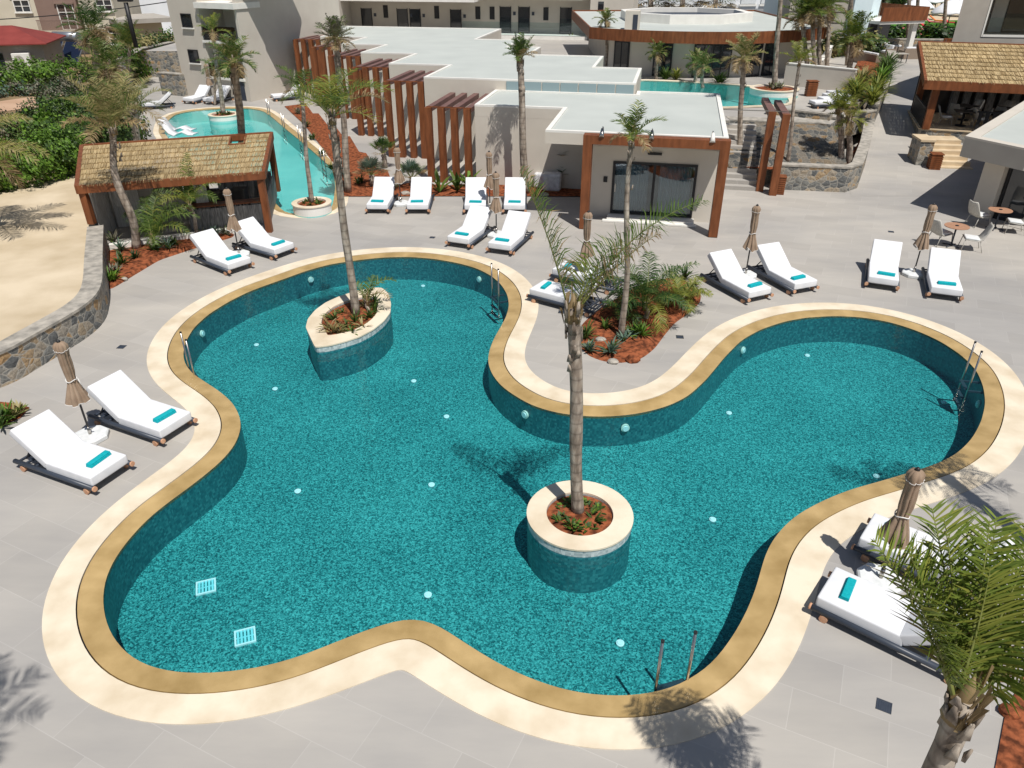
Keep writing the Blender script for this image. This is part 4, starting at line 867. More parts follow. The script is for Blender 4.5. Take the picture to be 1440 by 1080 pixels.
# back wall, reed screens and counter
bL, bR = fr(.06, .62), fr(.60, .55); m = MB()
def vwall(m, a, b, z0, z1, th=.12):
    d = b-a; m.box(((a.x+b.x)/2, (a.y+b.y)/2, (z0+z1)/2), (math.hypot(d.x, d.y), th, z1-z0), rz=math.atan2(d.y, d.x))
vwall(m, fr(.10, .45), fr(.50, .45), 0, 2.05); m.build('plaster_wall', 'greyplaster', K0)
def reed(a, b, z0, z1, mat, name, step=.035):
    m = MB(); d = b-a; L = math.hypot(d.x, d.y); n = int(L/step); random.seed(int(L*100))
    vwall(m, a, b, z0, z1-.05, .03)
    for i in range(n):
        p = a.lerp(b, (i+.5)/n); m.tube([(p.x, p.y, z0), (p.x+random.uniform(-.01, .01), p.y, z1+random.uniform(-.08, .03))], random.uniform(.010, .019), 5)
    return m.build(name, mat, K0)
reed(fr(.045, .1), fr(.10, .44), 0.02, 1.95, 'whitereed', 'reed_screen'); reed(fr(.115, .42), fr(.26, .42), .02, 1.9, 'whitereed', 'reed_screen')
reed(fr(.57, .30), fr(.64, .30), .02, 1.6, 'whitereed', 'reed_screen')
reed(fr(.52, .20), fr(.955, .20), .02, .82, 'reed', 'counter_front'); reed(fr(.66, .86), fr(.97, .86), .02, 1.1, 'reed', 'counter_back'); reed(fr(.975, .25), fr(.985, .85), .02, 1.05, 'reed', 'counter_side')
m = MB(); d = fr(.955, .2)-fr(.5, .2); p = fr(.73, .24); m.box((p.x, p.y, .86), (d.length, .5, .05), rz=math.atan2(d.y, d.x), bevel=.01); m.build('counter_top', 'corten', K0)
m = MB(); vwall(m, fr(.5, .5), fr(.64, .5), 0.02, 2.0, .1); m.build('doorway_shade_panel', 'interior', K0)  # solid panel painted dark for the shade inside the opening
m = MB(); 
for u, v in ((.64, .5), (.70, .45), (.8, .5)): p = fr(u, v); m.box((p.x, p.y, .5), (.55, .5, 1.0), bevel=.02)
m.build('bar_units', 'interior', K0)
# ------------------------------------------------------------------ curved stone wall of the sandy yard
wt = [g2(-30, 500, .85), g2(0, 489, .85), g2(30, 472, .85), g2(70, 450, .85), g2(105, 430, .85), g2(125, 412, .85), g2(131, 392, .85), g2(131, 365, .85), g2(133, 335, .85), g2(134, 318, .85)]
wl_ = resample([Vector(q) for q in wt], .5)
k = max(range(len(wl_)), key=lambda i: (wl_[i]-wl_[i-1]).length); wl_ = wl_[k:]+wl_[:k]
if wl_[0].y > wl_[-1].y: wl_.reverse()
wp = [Vector(q) for q in wt]
for _ in range(2):
    nw = [wp[0]]
    for a, b in zip(wp, wp[1:]): nw += [a.lerp(b, .25), a.lerp(b, .75)]
    wp = nw+[wp[-1]]
YZ = .78
stone_wall('stone_wall', 'curved grey rubble stone wall holding the pale sandy yard on the left', wp, .46, .86)
yard = [tuple(p) for p in wp]+[tuple(g2(*q, YZ)) for q in [(130,300),(120,245),(106,240),(0,266),(-220,300),(-260,560),(-60,560)]]
struct(sheet('sandy_yard', [[Vector(q) for q in yard]], YZ, 'sand'))
# ------------------------------------------------------------------ right kiosk
kp = [g2(1357, 193, 2.95), g2(1448, 212, 2.95), tuple(Vector(g2(1448, 212, 2.95))+Vector((4, -1.0))), tuple(Vector(g2(1440, 143, 2.95))+Vector((7, 0))), g2(1440, 143, 2.95)]
ko2 = Vector((kp[0][0], kp[0][1], 0)); kl = [(x-ko2.x, y-ko2.y) for x, y in kp]
S0 = thing('kiosk', 'flat roofed grey pavilion with dark glass doors at the right edge', 'building', ko2)
m = MB(); m.prism(kl, 2.25, 2.93); m.build('fascia', 'greyplaster', S0); flat_roof(S0, kl, 2.95, .45, .05, 'roof', 'render')
ca = Vector(g2(1362, 302))-ko2.xy; cb = Vector(g2(1389, 309))-ko2.xy
e = (cb-ca).normalized(); nn = Vector((-e.y, e.x))
m = MB(); m.prism([tuple(ca), tuple(cb), tuple(cb+nn*1.0), tuple(ca+nn*1.0)], 0, 2.24); m.build('column', 'cream', S0)
fa = cb+e*.02+nn*.35; m = MB(); L = 6.0
m.prism([tuple(fa+e*.12), tuple(fa+e*L), tuple(fa+e*L+nn*.06), tuple(fa+e*.12+nn*.06)], .08, 2.2); m.build('glass_front', 'darkglass', S0)
m = MB()
for x in (0, 1.05, 2.1, 3.2, 4.3): 
    m.prism([tuple(fa+e*(x+.0)-nn*.04), tuple(fa+e*(x+.11)-nn*.04), tuple(fa+e*(x+.11)+nn*.08), tuple(fa+e*x+nn*.08)], .03, 2.22)
m.prism([tuple(fa-nn*.06), tuple(fa+e*L-nn*.06), tuple(fa+e*L+nn*.07), tuple(fa+nn*.07)], .0, .028+.05); m.build('door_frame', 'black', S0)
m = MB(); m.prism([tuple(fa-nn*.5), tuple(fa+e*L-nn*.5), tuple(fa+e*L-nn*.06), tuple(fa-nn*.06)], .001, .022); m.build('threshold', 'paving', S0)
m = MB(); m.prism([tuple(ca+nn*1.0+e*.1), tuple(cb+nn*1.0), tuple(cb+nn*6+e*5), tuple(ca+nn*6)], 0, 2.23); m.build('wall', 'greyplaster', S0)
# ------------------------------------------------------------------ tables and chairs
def table(p, label, rz):
    t = thing('cafe_table', label, 'table', p, rz, 'round terracotta cafe tables'); 
    m = MB(); m.tube([(0, 0, .715), (0, 0, .74)], .40, 28); m.build('table_top', 'tabletop', t)
    m = MB(); m.disc((0, 0, .748), .06, h=.018); m.build('centre_cap', 'black', t)
    m = MB(); m.tube([(0, 0, .03), (0, 0, .715)], .03, 10)
    for k in range(4): a = k*math.pi/2; m.tube([(0, 0, .06), (.30*math.cos(a), .30*math.sin(a), .015)], .022, 6)
    m.build('pedestal', 'navy', t)
ch0 = None
def chair(p, rz, label):
    global ch0
    if ch0: return dup(ch0, p, rz, label)
    t = ch0 = thing('cafe_chair', label, 'chair', p, rz, 'pale woven cafe chairs')
    m = MB(); rr = []
    for y, z, w in [(-.30, .44, .27), (-.1, .42, .29), (.12, .40, .29), (.24, .47, .29), (.34, .68, .28), (.43, .92, .24), (.45, .98, .2)]: rr.append([(-w, y, z), (0, y+.02, z-.035), (w, y, z), (w, y+.02, z-.025), (0, y+.04, z-.06), (-w, y+.02, z-.025)])
    m.rings(rr); m.build('woven_shell', 'rattan', t, smooth=True)
    m = MB(); m.box((0, -.04, .44), (.46, .46, .06), bevel=.025, tilt=('X', -.06)); m.build('cushion', 'basewhite', t, smooth=True)
    for x, y0, x1, y1 in ((-.24, -.26, -.27, -.32), (.24, -.26, .27, -.32), (-.22, .2, -.26, .34), (.22, .2, .26, .34)):
        m = MB(); m.tube([(x, y0, .42), (x1, y1, 0)], .014, 6); m.build('leg', 'rattan', t)
table(g(1337, 346), 'nearer terracotta topped cafe table by the right pair of loungers', .6); table(g(1398, 322), 'terracotta topped cafe table in front of the kiosk glass doors', .9)
for px, rz, l in [((1319, 343), 1.9, 'pale woven chair left of the nearer cafe table'), ((1363, 351), -1.9, 'pale woven chair right of the nearer cafe table'), ((1373, 317), 1.8, 'pale woven chair left of the table by the kiosk column'), ((1424, 327), -1.9, 'pale woven chair right of the table by the kiosk doors')]: chair(g(*px), rz, l)
# wrapped units beside the villa
for px, s, l in [((763, 264), (.75, .5, .62), 'plastic wrapped box, left of two on the red bed by the villa'), ((776, 268), (.8, .55, .72), 'plastic wrapped box, right of two on the red bed by the villa')]:
    p = g(*px); t = thing('wrapped_box', l, 'box', p, AX, 'plastic wrapped boxes'); m = MB(); m.box((0, 0, s[2]/2+.04), s, bevel=.1, seg=3)
    for v in m.bm.verts: v.co += Vector([.03*noise.noise(v.co*6+Vector((k*3, 0, 0))) for k in range(3)])
    m.build('wrapping', 'wrap', t, smooth=True); m = MB(); m.box((0, 0, .03), (s[0]-.1, s[1]-.1, .06)); m.build('pallet', 'teak', t)
# ------------------------------------------------------------------ vegetation
def frond(m, base, az, e0, bend, L, ll, n=34, w=.022, droop=.35, mi=(0, 1), ragged=.0, vee=.5, curl=0.0, rib=3, r0=.018):
    """feather frond: curved rib with two rows of narrow two-piece leaflets"""
    az, e0, bend = R(az), R(e0), R(bend); pts = []; p = Vector(base); k = 12
    for i in range(k+1):
        s = i/k; e = e0-bend*s**1.4; a = az+curl*s*s
        pts.append(p.copy()); p = p+Vector((math.cos(a)*math.cos(e), math.sin(a)*math.cos(e), math.sin(e)))*(L/k)
    m.tube(pts, [r0*(1-.85*i/k) for i in range(k+1)], 3, False, mi=rib)
    for j in range(n):
        s = .14+.86*(j+random.uniform(0, .8))/n; x = min(s, .999)*k; i = int(x); q = pts[i].lerp(pts[i+1], x-i); t = (pts[i+1]-pts[i]).normalized()
        side = t.cross(Vector((0, 0, 1))); side = side.normalized() if side.length > .05 else Vector((math.sin(az), -math.cos(az), 0))
        up = side.cross(t).normalized(); ln = ll*(math.sin(math.pi*min(1, .12+.82*s))**.7)*random.uniform(.75, 1.12)
        for sg in (-1, 1):
            if random.random() < ragged: continue
            d = (side*sg*random.uniform(.75, 1)+t*random.uniform(.45, .8)+up*random.uniform(vee-.3, vee+.2)).normalized()
            a = q; b = q+d*ln*.5; b.z -= droop*ln*.10; d2 = (d+Vector((0, 0, -droop*random.uniform(.7, 1.5)))).normalized(); c = b+d2*ln*.5
            wv = t*w*.5; mm = mi[0] if random.random() < .75 else mi[1]
            v = [m.bm.verts.new(x) for x in (a-wv*.7, a+wv*.7, b+wv, b-wv, c)]
            for f in ((v[0], v[1], v[2], v[3]), (v[3], v[2], v[4])):
                ff = m.bm.faces.new(f); ff.material_index = mm
def palm(label, base, crown, z0=0.0, nf=12, L=1.2, e=(10, 80), bend=(40, 90), mats=('leafgreen', 'leafyellow', 'leafdry'), r=(.14, .10), seed=1, ll=None, n=30, custom=None, dry=.15, group='feather palms', boots=14, w=.024, droop=.4, wob=.03, basez=None, name='palm_tree', ragged=.05, Y=None):
    random.seed(seed); b = g(base[0], base[1], z0) if len(base) == 2 else Vector(base)
    if len(crown) == 3: top = Vector(crown)
    else: top = gy(crown[0], crown[1], Y if Y else b.y)
    t = thing(name, label, 'palm', b, 0, group); o = b; H = top-b
    m = MB(); k = 14; pts = []; rad = []
    for i in range(k+1):
        s = i/k; pts.append(H*s+Vector((math.sin(s*5+seed), math.cos(s*4+seed*2), 0))*wob*math.sin(math.pi*s)*1.5); rad.append(.86*(r[0]*(1-s)+r[1]*s)*(1+.14*max(0, 1-s*7)+random.uniform(-.05, .05)))
    m.tube(pts, rad, 18)
    for i in range(boots):
        s = random.uniform(.72, 1.0) if boots < 40 else random.uniform(.1, 1); a = random.uniform(0, 6.28); q = H*s; rr = r[0]*(1-s)+r[1]*s
        d = Vector((math.cos(a), math.sin(a), 0)); hh = random.uniform(.10, .24)*max(.6, r[1]/.12)
        p0 = q+d*rr*.85; sd = Vector((-d.y, d.x, 0))*rr*.42
        m.rings([[p0-sd, p0+sd, p0+sd+d*.03, p0-sd+d*.03], [p0-sd*.3+d*.03+Vector((0, 0, hh)), p0+sd*.3+d*.03+Vector((0, 0, hh)), p0+sd*.3+d*.045+Vector((0, 0, hh)), p0-sd*.3+d*.045+Vector((0, 0, hh))]])
    m.build('trunk', 'bark', t)
    m = MB(); ll = ll or L*.36
    top0 = H-Vector((0, 0, .05))
    m.tube([H-Vector((0, 0, .25)), H+Vector((0, 0, .02)), H+Vector((0, 0, .22))], [r[1]*1.05, r[1]*.6, r[1]*.08], 9, True, mi=2)
    for q in range(26):
        a = random.uniform(0, 6.28); d = Vector((math.cos(a), math.sin(a), 0)); z0_ = random.uniform(-.32, .05); h_ = random.uniform(.12, .34); p_ = H+d*r[1]*random.uniform(.75, 1.1)+Vector((0, 0, z0_)); s_ = Vector((-d.y, d.x, 0))*r[1]*.13
        f_ = m.face([p_-s_, p_+s_, p_+s_*.3+d*r[1]*random.uniform(-.3, .7)+Vector((0, 0, h_)), p_-s_*.3+d*r[1]*.3+Vector((0, 0, h_*.9))]); f_.material_index = 2
    if custom:
        for (az, e0, bd, l, mi, nn, rg) in custom: frond(m, top0+Vector((math.cos(R(az)), math.sin(R(az)), 0))*r[1]*.6, az, e0, bd, l, ll*random.uniform(.9, 1.1), nn, w, droop, mi, rg, r0=.02)
    else:
        ga = 137.5; a0 = random.uniform(0, 360)
        for i in range(nf):
            s = i/max(1, nf-1); el = e[1]+(e[0]-e[1])*s+random.uniform(-8, 8); bd = bend[0]+(bend[1]-bend[0])*s+random.uniform(-10, 10)
            isdry = s > 1-dry and random.random() < .9; mi = (2, 2) if isdry else (0, 1)
            frond(m, top0+Vector((math.cos(R(a0+ga*i)), math.sin(R(a0+ga*i)), 0))*r[1]*.7, a0+ga*i, el, bd, L*random.uniform(.8, 1.1)*(.75+.25*math.sin(math.pi*min(1, s+.25))), ll, n, w, droop*(1.6 if isdry else 1), mi, ragged*(2 if isdry else 1), curl=random.uniform(-.5, .5), r0=.012+.004*L)
    m.build('crown', [M[x] for x in mats]+[M['rachis']], t, smooth='raw'); return t
# hero palms
palm('tall palm in the round pool planter with few long ragged fronds', (RP.x-.02, RP.y+.08, .05), (806, 431), custom=[(170,75,14,2.25,(0,2),84,.05),(8,61,50,2.5,(0,0),84,.05),(-8,56,18,1.7,(2,2),64,.08),(20,82,20,.75,(1,0),22,.1),(40,60,30,1.2,(0,1),40,.15)], r=(.128,.125), seed=4, ll=.66, w=.016, droop=.6, boots=16, wob=.02)
palm('big green palm in the lower right corner in front of the loungers', (3.72, 3.5, 0), (1358, 980), Y=3.65, custom=[(165,66,14,1.2,(0,1),40,.04),(155,68,12,1.4,(0,1),42,.04),(140,58,16,1.4,(0,1),40,.04),(125,74,10,1.5,(0,1),42,.04),(105,64,14,1.45,(0,1),42,.04),(90,78,10,1.45,(0,1),42,.04),(70,66,16,1.4,(0,1),42,.04),(50,74,14,1.4,(0,1),40,.04),(30,62,25,1.3,(0,1),38,.04),(5,66,30,1.2,(0,1),36,.04),(-20,60,40,1.0,(0,1),32,.05),(110,86,8,1.2,(1,0),34,.05),(100,44,40,1.1,(1,2),32,.08),(45,42,60,.9,(2,2),28,.1)], r=(.15,.11), seed=8, ll=.52, w=.022, droop=.16, boots=60, mats=('leaffresh','leafyellow','leafdry'))
palm('slim tall palm in the central red bed with a small wispy crown', (873, 476), (889, 190), nf=9, L=.85, e=(15,85), bend=(40,110), r=(.10,.065), seed=13, boots=10, n=26, dry=.2, wob=.06)
palm('leaning palm in the almond planter with a drooping yellow green crown', (AP.x+.15, AP.y+.05, .1), (466, 160), custom=[(10,55,95,1.75,(1,0),40,.05),(-15,65,110,1.7,(0,1),40,.05),(30,40,90,1.6,(2,2),36,.1),(60,72,70,1.4,(0,1),36,.05),(110,60,80,1.3,(0,1),34,.05),(170,50,95,1.35,(0,1),34,.08),(200,65,60,1.1,(0,1),34,.05),(250,55,90,1.2,(1,0),34,.05),(300,60,100,1.3,(0,1),36,.05),(90,85,20,.9,(1,1),24,.05),(345,20,70,1.2,(2,1),30,.1)], r=(.13,.10), seed=21, ll=.55, boots=20)
palm('multi frond palm with dark arching fronds on the right of the central red bed', (908, 452), (908, 424), nf=13, L=1.75, e=(25,82), bend=(55,115), mats=('leafdark','leafgreen','leafyellow'), r=(.09,.08), seed=31, boots=4, n=46, dry=.05, droop=.8, ll=.5)
palm('low yellow green feathery palm at the far right of the central red bed', (958, 432), (958, 419), nf=12, L=1.15, e=(20,70), bend=(70,110), mats=('leafyellow','leafgreen','leafyellow'), r=(.06,.06), seed=33, boots=2, n=40, dry=.0, droop=.9, ll=.4)
palm('small dark palm sprout beside the slim trunk in the central red bed', (880, 452), (880, 436), nf=10, L=.95, e=(25,75), bend=(50,100), mats=('leafdark','leafgreen','leafyellow'), r=(.06,.06), seed=35, boots=2, n=34, dry=.0, droop=.6, ll=.36)
palm('straight ringed palm in front of the pale villa wall with a compact tuft', (739, 272), (731, 78), nf=22, L=.85, e=(20,88), bend=(10,60), r=(.19,.13), seed=41, boots=18, n=20, dry=.35, w=.03, wob=.02, mats=('leafgreen','leafdark','leafdry'))
palm('tall palm in the fin bed with a spiky round grey green head', (490, 271), (472, 52), nf=30, L=.95, e=(-30,85), bend=(10,40), r=(.17,.11), seed=43, boots=30, n=22, dry=.4, mats=('bushgrey','leafgreen','leafdry'), w=.03)
palm('slim palm in the small round planter of the far pool', (SP.x, SP.y, .35), (423, 124), nf=10, L=1.15, e=(0,75), bend=(50,100), r=(.11,.075), seed=47, boots=8, mats=('leafgreen','leafdark','leafdry'), n=28)
palm('wavy trunk palm in the red bed in front of the thatched bar', (192, 352), (158, 178), nf=15, L=1.75, e=(25,88), bend=(15,85), r=(.17,.11), seed=51, boots=24, mats=('leafstraw','leafgreen','leafdry'), n=38, wob=.16, dry=.25, w=.028)
palm('thick palm behind the thatched bar with arching fronds to the right', (193, 222), (186, 152), nf=15, L=2.1, e=(5,80), bend=(50,105), r=(.34,.24), seed=53, boots=30, mats=('leafstraw','leafgreen','leafdry'), n=40, w=.03)
palm('palm growing through the opening in the thatched roof', (346, 258), (328, 84), nf=20, L=1.15, e=(-25,85), bend=(30,90), r=(.21,.15), seed=55, boots=26, mats=('leafgreen','leafstraw','leafdry'), n=30, w=.03, Y=31.5)
palm('slim palm in the round planter at the far end of the far pool', (FP.x, FP.y, .3), (299, 45), nf=8, L=1.3, e=(10,85), bend=(30,100), r=(.17,.09), seed=57, boots=8, mats=('leafyellow','leafgreen','leafdry'), n=26, w=.035)
palm('low droopy palm under the balconies beyond the far pool', (302, 148), (303, 96), nf=8, L=1.4, e=(0,60), bend=(70,110), r=(.10,.08), seed=58, boots=8, mats=('leafdark','leafgreen','leafdry'), n=26, w=.035)
palm('young palm with yellow and green fronds right in front of the bar counter', (281, 338), (266, 286), custom=[(80,82,25,1.75,(0,1),44,.05),(150,75,80,1.25,(1,1),36,.05),(20,65,90,1.4,(0,1),38,.05),(60,62,80,1.5,(1,0),38,.05),(190,60,85,1.3,(0,0),36,.05),(240,55,95,1.2,(1,1),34,.05),(300,60,100,1.2,(0,1),34,.05),(345,50,100,1.3,(0,0),36,.05),(110,70,70,1.3,(0,0),36,.05)], r=(.075,.06), seed=61, ll=.5, boots=6, w=.024, droop=.9)
palm('small palm with long green arching fronds left in the bed by the bar', (212, 352), (214, 336), custom=[(5,62,100,2.1,(0,0),56,.03),(25,68,95,2.0,(0,1),54,.03),(50,72,80,1.7,(0,0),46,.03),(345,55,110,1.8,(0,1),48,.03),(110,80,60,1.6,(0,0),44,.03),(150,70,80,1.4,(0,0),40,.03),(75,78,60,2.0,(0,1),50,.03),(300,50,110,1.2,(0,0),34,.03)], r=(.07,.06), seed=63, ll=.55, boots=4, droop=.9)
palm('palm at the left edge above the hedge with long drooping straw fronds', (-52, 330), (-46, 222), z0=.78, nf=18, L=2.5, e=(0,75), bend=(60,105), r=(.25,.2), seed=67, boots=20, mats=('leafstraw','leafyellow','leafdry'), n=60, ll=.8, droop=.9)
# neighbours' palms
palm('shaggy tall palm in front of the old house, brown skirt below the head', (142, 142), (130, 38), nf=30, L=1.9, e=(-70,80), bend=(20,70), r=(.28,.22), seed=71, boots=40, mats=('leafdark','leafgreen','leafdry'), n=30, dry=.45, w=.045, ll=.75)
palm('shorter shaggy palm with an ochre head below the tall one', (160, 160), (152, 92), nf=28, L=2.1, e=(-60,80), bend=(30,80), r=(.26,.22), seed=72, boots=30, mats=('leafgreen','leafstraw','leafdry'), n=30, dry=.4, w=.045, ll=.8)
palm('narrow upright palm by the stone yard wall', (180, 122), (182, 66), nf=14, L=2.2, e=(40,88), bend=(10,70), r=(.16,.12), seed=73, boots=12, mats=('leafgreen','leafyellow','leafstraw'), n=32, w=.04, dry=.1)
# right side palms
palm('left trunk of the palm pair in the stone planting pit', (1184, 230), (1180, 152), z0=.72, nf=16, L=.95, e=(10,85), bend=(15,60), r=(.16,.12), seed=81, boots=14, mats=('leafyellow','leafgreen','leafdry'), n=24, w=.034, dry=.2, group='palms by the stone walls')
palm('right trunk of the palm pair in the stone planting pit, hanging yellow frond', (1194, 231), (1194, 165), z0=.72, nf=14, L=.95, e=(-60,80), bend=(15,60), r=(.15,.12), seed=82, boots=14, mats=('leafyellow','leafstraw','leafdry'), n=24, w=.034, dry=.3, group='palms by the stone walls')
palm('thin leaning palm rising from the stone pit across the back wall', (1107, 232), (1125, 84), z0=.72, nf=12, L=.95, e=(0,80), bend=(15,60), r=(.10,.07), seed=83, boots=8, mats=('leafyellow','leafgreen','leafdry'), n=22, w=.03, group='palms by the stone walls')
palm('palm behind the villa corner with a dry tufted head', (1040, 232), (1046, 78), z0=.4, nf=22, L=1.05, e=(-40,85), bend=(15,70), r=(.15,.11), seed=84, boots=20, mats=('leafstraw','leafgreen','leafdry'), n=24, w=.034, dry=.35, group='palms by the stone walls')
for base, cr, L, sd, l in [((988,124),(988,92),1.15,91,'bushy young palm by the restaurant pool, fullest of the row'), ((977,117),(978,88),.9,95,'slender young palm close left of the bushy one'), ((923,112),(924,74),.95,92,'young palm in front of the left restaurant window'), ((878,96),(876,66),1.1,93,'young palm at the left dark opening of the restaurant'), ((853,100),(852,28),.9,94,'tall slim palm at the left end of the rust fascia')]:
    palm(l, base, cr, z0=TZ, nf=16, L=L, e=(-20,85), bend=(40,100), r=(.13,.09), seed=sd, boots=8, n=26, w=.035, dry=.15, group='young palms by the restaurant', mats=('leafgreen','leafstraw','leafdry'))
palm('slim green young palm in front of the gallery rail', (783, 75), (782, 35), z0=.4, nf=14, L=.9, e=(30,88), bend=(10,60), r=(.12,.08), seed=96, boots=6, n=24, w=.045, mats=('leafyellow','leafgreen','leafyellow'), dry=0, group='young palms by the restaurant')
palm('yellow young palm in front of the ground floor gallery window', (802, 80), (802, 62), z0=.4, nf=14, L=1.0, e=(30,88), bend=(10,60), r=(.12,.08), seed=97, boots=6, n=24, w=.045, mats=('leafyellow','leafyellow','leafyellow'), dry=0, group='young palms by the restaurant')
palm('very tall palm in the round terrace planter, head above the photo', (1089, 124), (1101, -70), z0=2.3, nf=16, L=1.8, e=(-10,80), bend=(30,90), r=(.17,.12), seed=98, boots=10, n=24, group='very tall palms of the terrace')
for base, cr, sd, l in [((1136,112),(1128,22),101,'leftmost palm of the close terrace cluster'), ((1146,113),(1143,12),102,'second palm from the left in the close terrace cluster'), ((1154,112),(1152,16),103,'third palm from the left in the close terrace cluster'), ((1163,104),(1166,6),104,'rightmost palm of the close terrace cluster')]:
    palm(l, base, cr, z0=TZ, nf=22, L=1.5, e=(-30,85), bend=(20,80), r=(.17,.13), seed=sd, boots=20, n=26, w=.04, dry=.25, group='cluster palms of the terrace')
palm('full green palm between the clad hotel wall and the sofas', (1194, 100), (1200, 52), z0=TZ, nf=26, L=1.9, e=(-40,85), bend=(30,90), r=(.22,.18), seed=106, boots=26, n=34, w=.045, dry=.2, group='very tall palms of the terrace')
for base, cr, sd, l in [((1232,66),(1241,-60),107,'tall bare trunk rising left of the brown balcony end'), ((1192,92),(1199,-60),111,'thin tall trunk behind the full green palm'), ((1275,70),(1282,-45),108,'tall bare trunk in front of the white parasols, left one'), ((1290,56),(1293,-40),109,'thick dark trunk between the parasols'), ((1328,60),(1331,-35),110,'tall bare trunk right by the red deckchairs')]:
    palm(l, base, cr, z0=TZ, nf=14, L=2.0, e=(-10,80), bend=(30,90), r=(.20,.15), seed=sd, boots=10, n=22, group='very tall palms of the terrace')
palm('tall palm left of the photographer, only its shadow in view at the left', (-5.55, 2.35, 0), (-5.6, 2.45, 8.6), nf=13, L=1.1, e=(-20,80), bend=(30,90), r=(.2,.14), seed=121, n=26, group=None)
palm('tall palm beyond the right photo edge casting a frond shadow on the coping', (9.9, 7.6, 0), (9.9, 8.9, 6.2), nf=11, L=1.5, e=(-20,80), bend=(30,90), r=(.2,.14), seed=122, n=30, group=None)
# ------------------------------------------------------------------ fan palms
def fan_palm(label, p, h, L, nl, seed, mats=('bushblue', 'leafgreen', 'leafdry'), spread=(10, 80), trunk=.12, group='fan palms', name='fan_palm', tilt=(0, 0)):
    random.seed(seed); t = thing(name, label, 'palm', p, 0, group); top = Vector((tilt[0], tilt[1], h))
    m = MB(); m.tube([(0, 0, -.05), top*.5+Vector((.02, .01, 0)), top], [trunk*1.2, trunk, trunk*.9], 9)
    for i in range(18): a = i*2.4; z = .3+.7*i/18; d = Vector((math.cos(a), math.sin(a), .6)); q = top*z; m.tube([q+d*trunk*.6, q+d*(trunk*1.25)], [.03, .012], 4)
    m.build('trunk', 'bark', t); m = MB()
    for i in range(nl):
        az = i*2.4+random.uniform(-.3, .3); el = R(spread[1]+(spread[0]-spread[1])*i/nl+random.uniform(-8, 8)); d = Vector((math.cos(az)*math.cos(el), math.sin(az)*math.cos(el), math.sin(el)))
        c = top+d*L*.5; m.tube([top, c], .012, 3, False, mi=3); side = d.cross(Vector((0, 0, 1))).normalized(); up = side.cross(d).normalized()
        mi = 2 if i > nl*.8 else (0 if random.random() < .7 else 1)
        for k in range(15):
            a = R(-105+210*k/14); e = (d*math.cos(a)+side*math.sin(a)+up*.18*abs(math.sin(a))).normalized(); l = L*.52*(1-.25*abs(a)/1.9); sd = e.cross(up).normalized()*L*.026
            b = c+e*l*.6; q = c+e*l; q.z -= l*.16
            v = [m.bm.verts.new(x) for x in (c, b+sd, q, b-sd)]; f = m.bm.faces.new(v); f.material_index = mi
    m.build('crown', [M[x] for x in mats]+[M['rachis']], t, smooth='raw'); return t
fan_palm('blue green fan palm in front of the second fins', g(580, 262), .35, .95, 18, 3)
fan_palm('grey spiky fan palm left of the first umbrella in the fin bed', g(524, 262), .5, .95, 18, 4, mats=('bushgrey','bushblue','leafdry'))
fan_palm('green fan palm at the foot of the second fin pergola', g(541, 236), .7, .9, 16, 5, mats=('leafgreen','leafdark','leafdry'))
fan_palm('dark fan palm with two thick stems in the shade of the villa porch', g(800, 262), 1.25, .75, 18, 6, mats=('leafdark','leafgreen','leafdry'), trunk=.11, tilt=(-.3, 0))
fan_palm('short fan palm close to the wrapped boxes in the porch shade', g(790, 264), .55, .5, 12, 7, mats=('leafdark','leafgreen','leafdry'), trunk=.09)
for px, py, l, s in [(913,30,'left',8), (957,31,'middle',9), (1003,30,'right',10)]:
    p = g(px, py, TZ); fan_palm(l+' one of three broad fan palms behind the round restaurant', p, 2.3, 3.6, 30, s, mats=('leafgreen','leafyellow','leafdry'), trunk=.3, spread=(-25, 75))
# ------------------------------------------------------------------ low plants
def blades(m, c, n, h, w, spread, mi=0, curve=.5):
    for i in range(n):
        az = random.uniform(0, 6.28); el = R(random.uniform(90-spread, 88)); d = Vector((math.cos(az)*math.cos(el), math.sin(az)*math.cos(el), math.sin(el))); l = h*random.uniform(.6, 1.1)
        s = Vector((-math.sin(az), math.cos(az), 0))*w*.5; p = Vector(c); q = p+d*l*.5; d2 = (d+Vector((math.cos(az), math.sin(az), 0))*curve*.6-Vector((0, 0, curve*.5))).normalized(); r = q+d2*l*.32; e = r+d2*l*.25-Vector((0, 0, curve*l*.08))
        v = [m.bm.verts.new(x) for x in (p-s*.4, p+s*.4, q+s, q-s, r+s*.8, r-s*.8, e)]
        for f in ((v[0], v[1], v[2], v[3]), (v[3], v[2], v[4], v[5]), (v[5], v[4], v[6])): ff = m.bm.faces.new(f); ff.material_index = mi if random.random() < .8 else 1
def plant(label, p, n=16, h=.5, w=.06, spread=55, seed=0, mats=('bushgreen', 'leafgreen'), group='low plants in the red beds', curve=.5, stems=1, name='low_plant', cat='plant'):
    random.seed(seed*7+3); m = MB()
    for k in range(stems): blades(m, (random.uniform(-.12, .12)*(stems > 1), random.uniform(-.12, .12)*(stems > 1), -.02), n, h, w, spread, 0, curve)
    o = m.build(name, [M[x] for x in mats], loc=p, smooth='raw'); return tag(o, label, cat, group)
i = 0
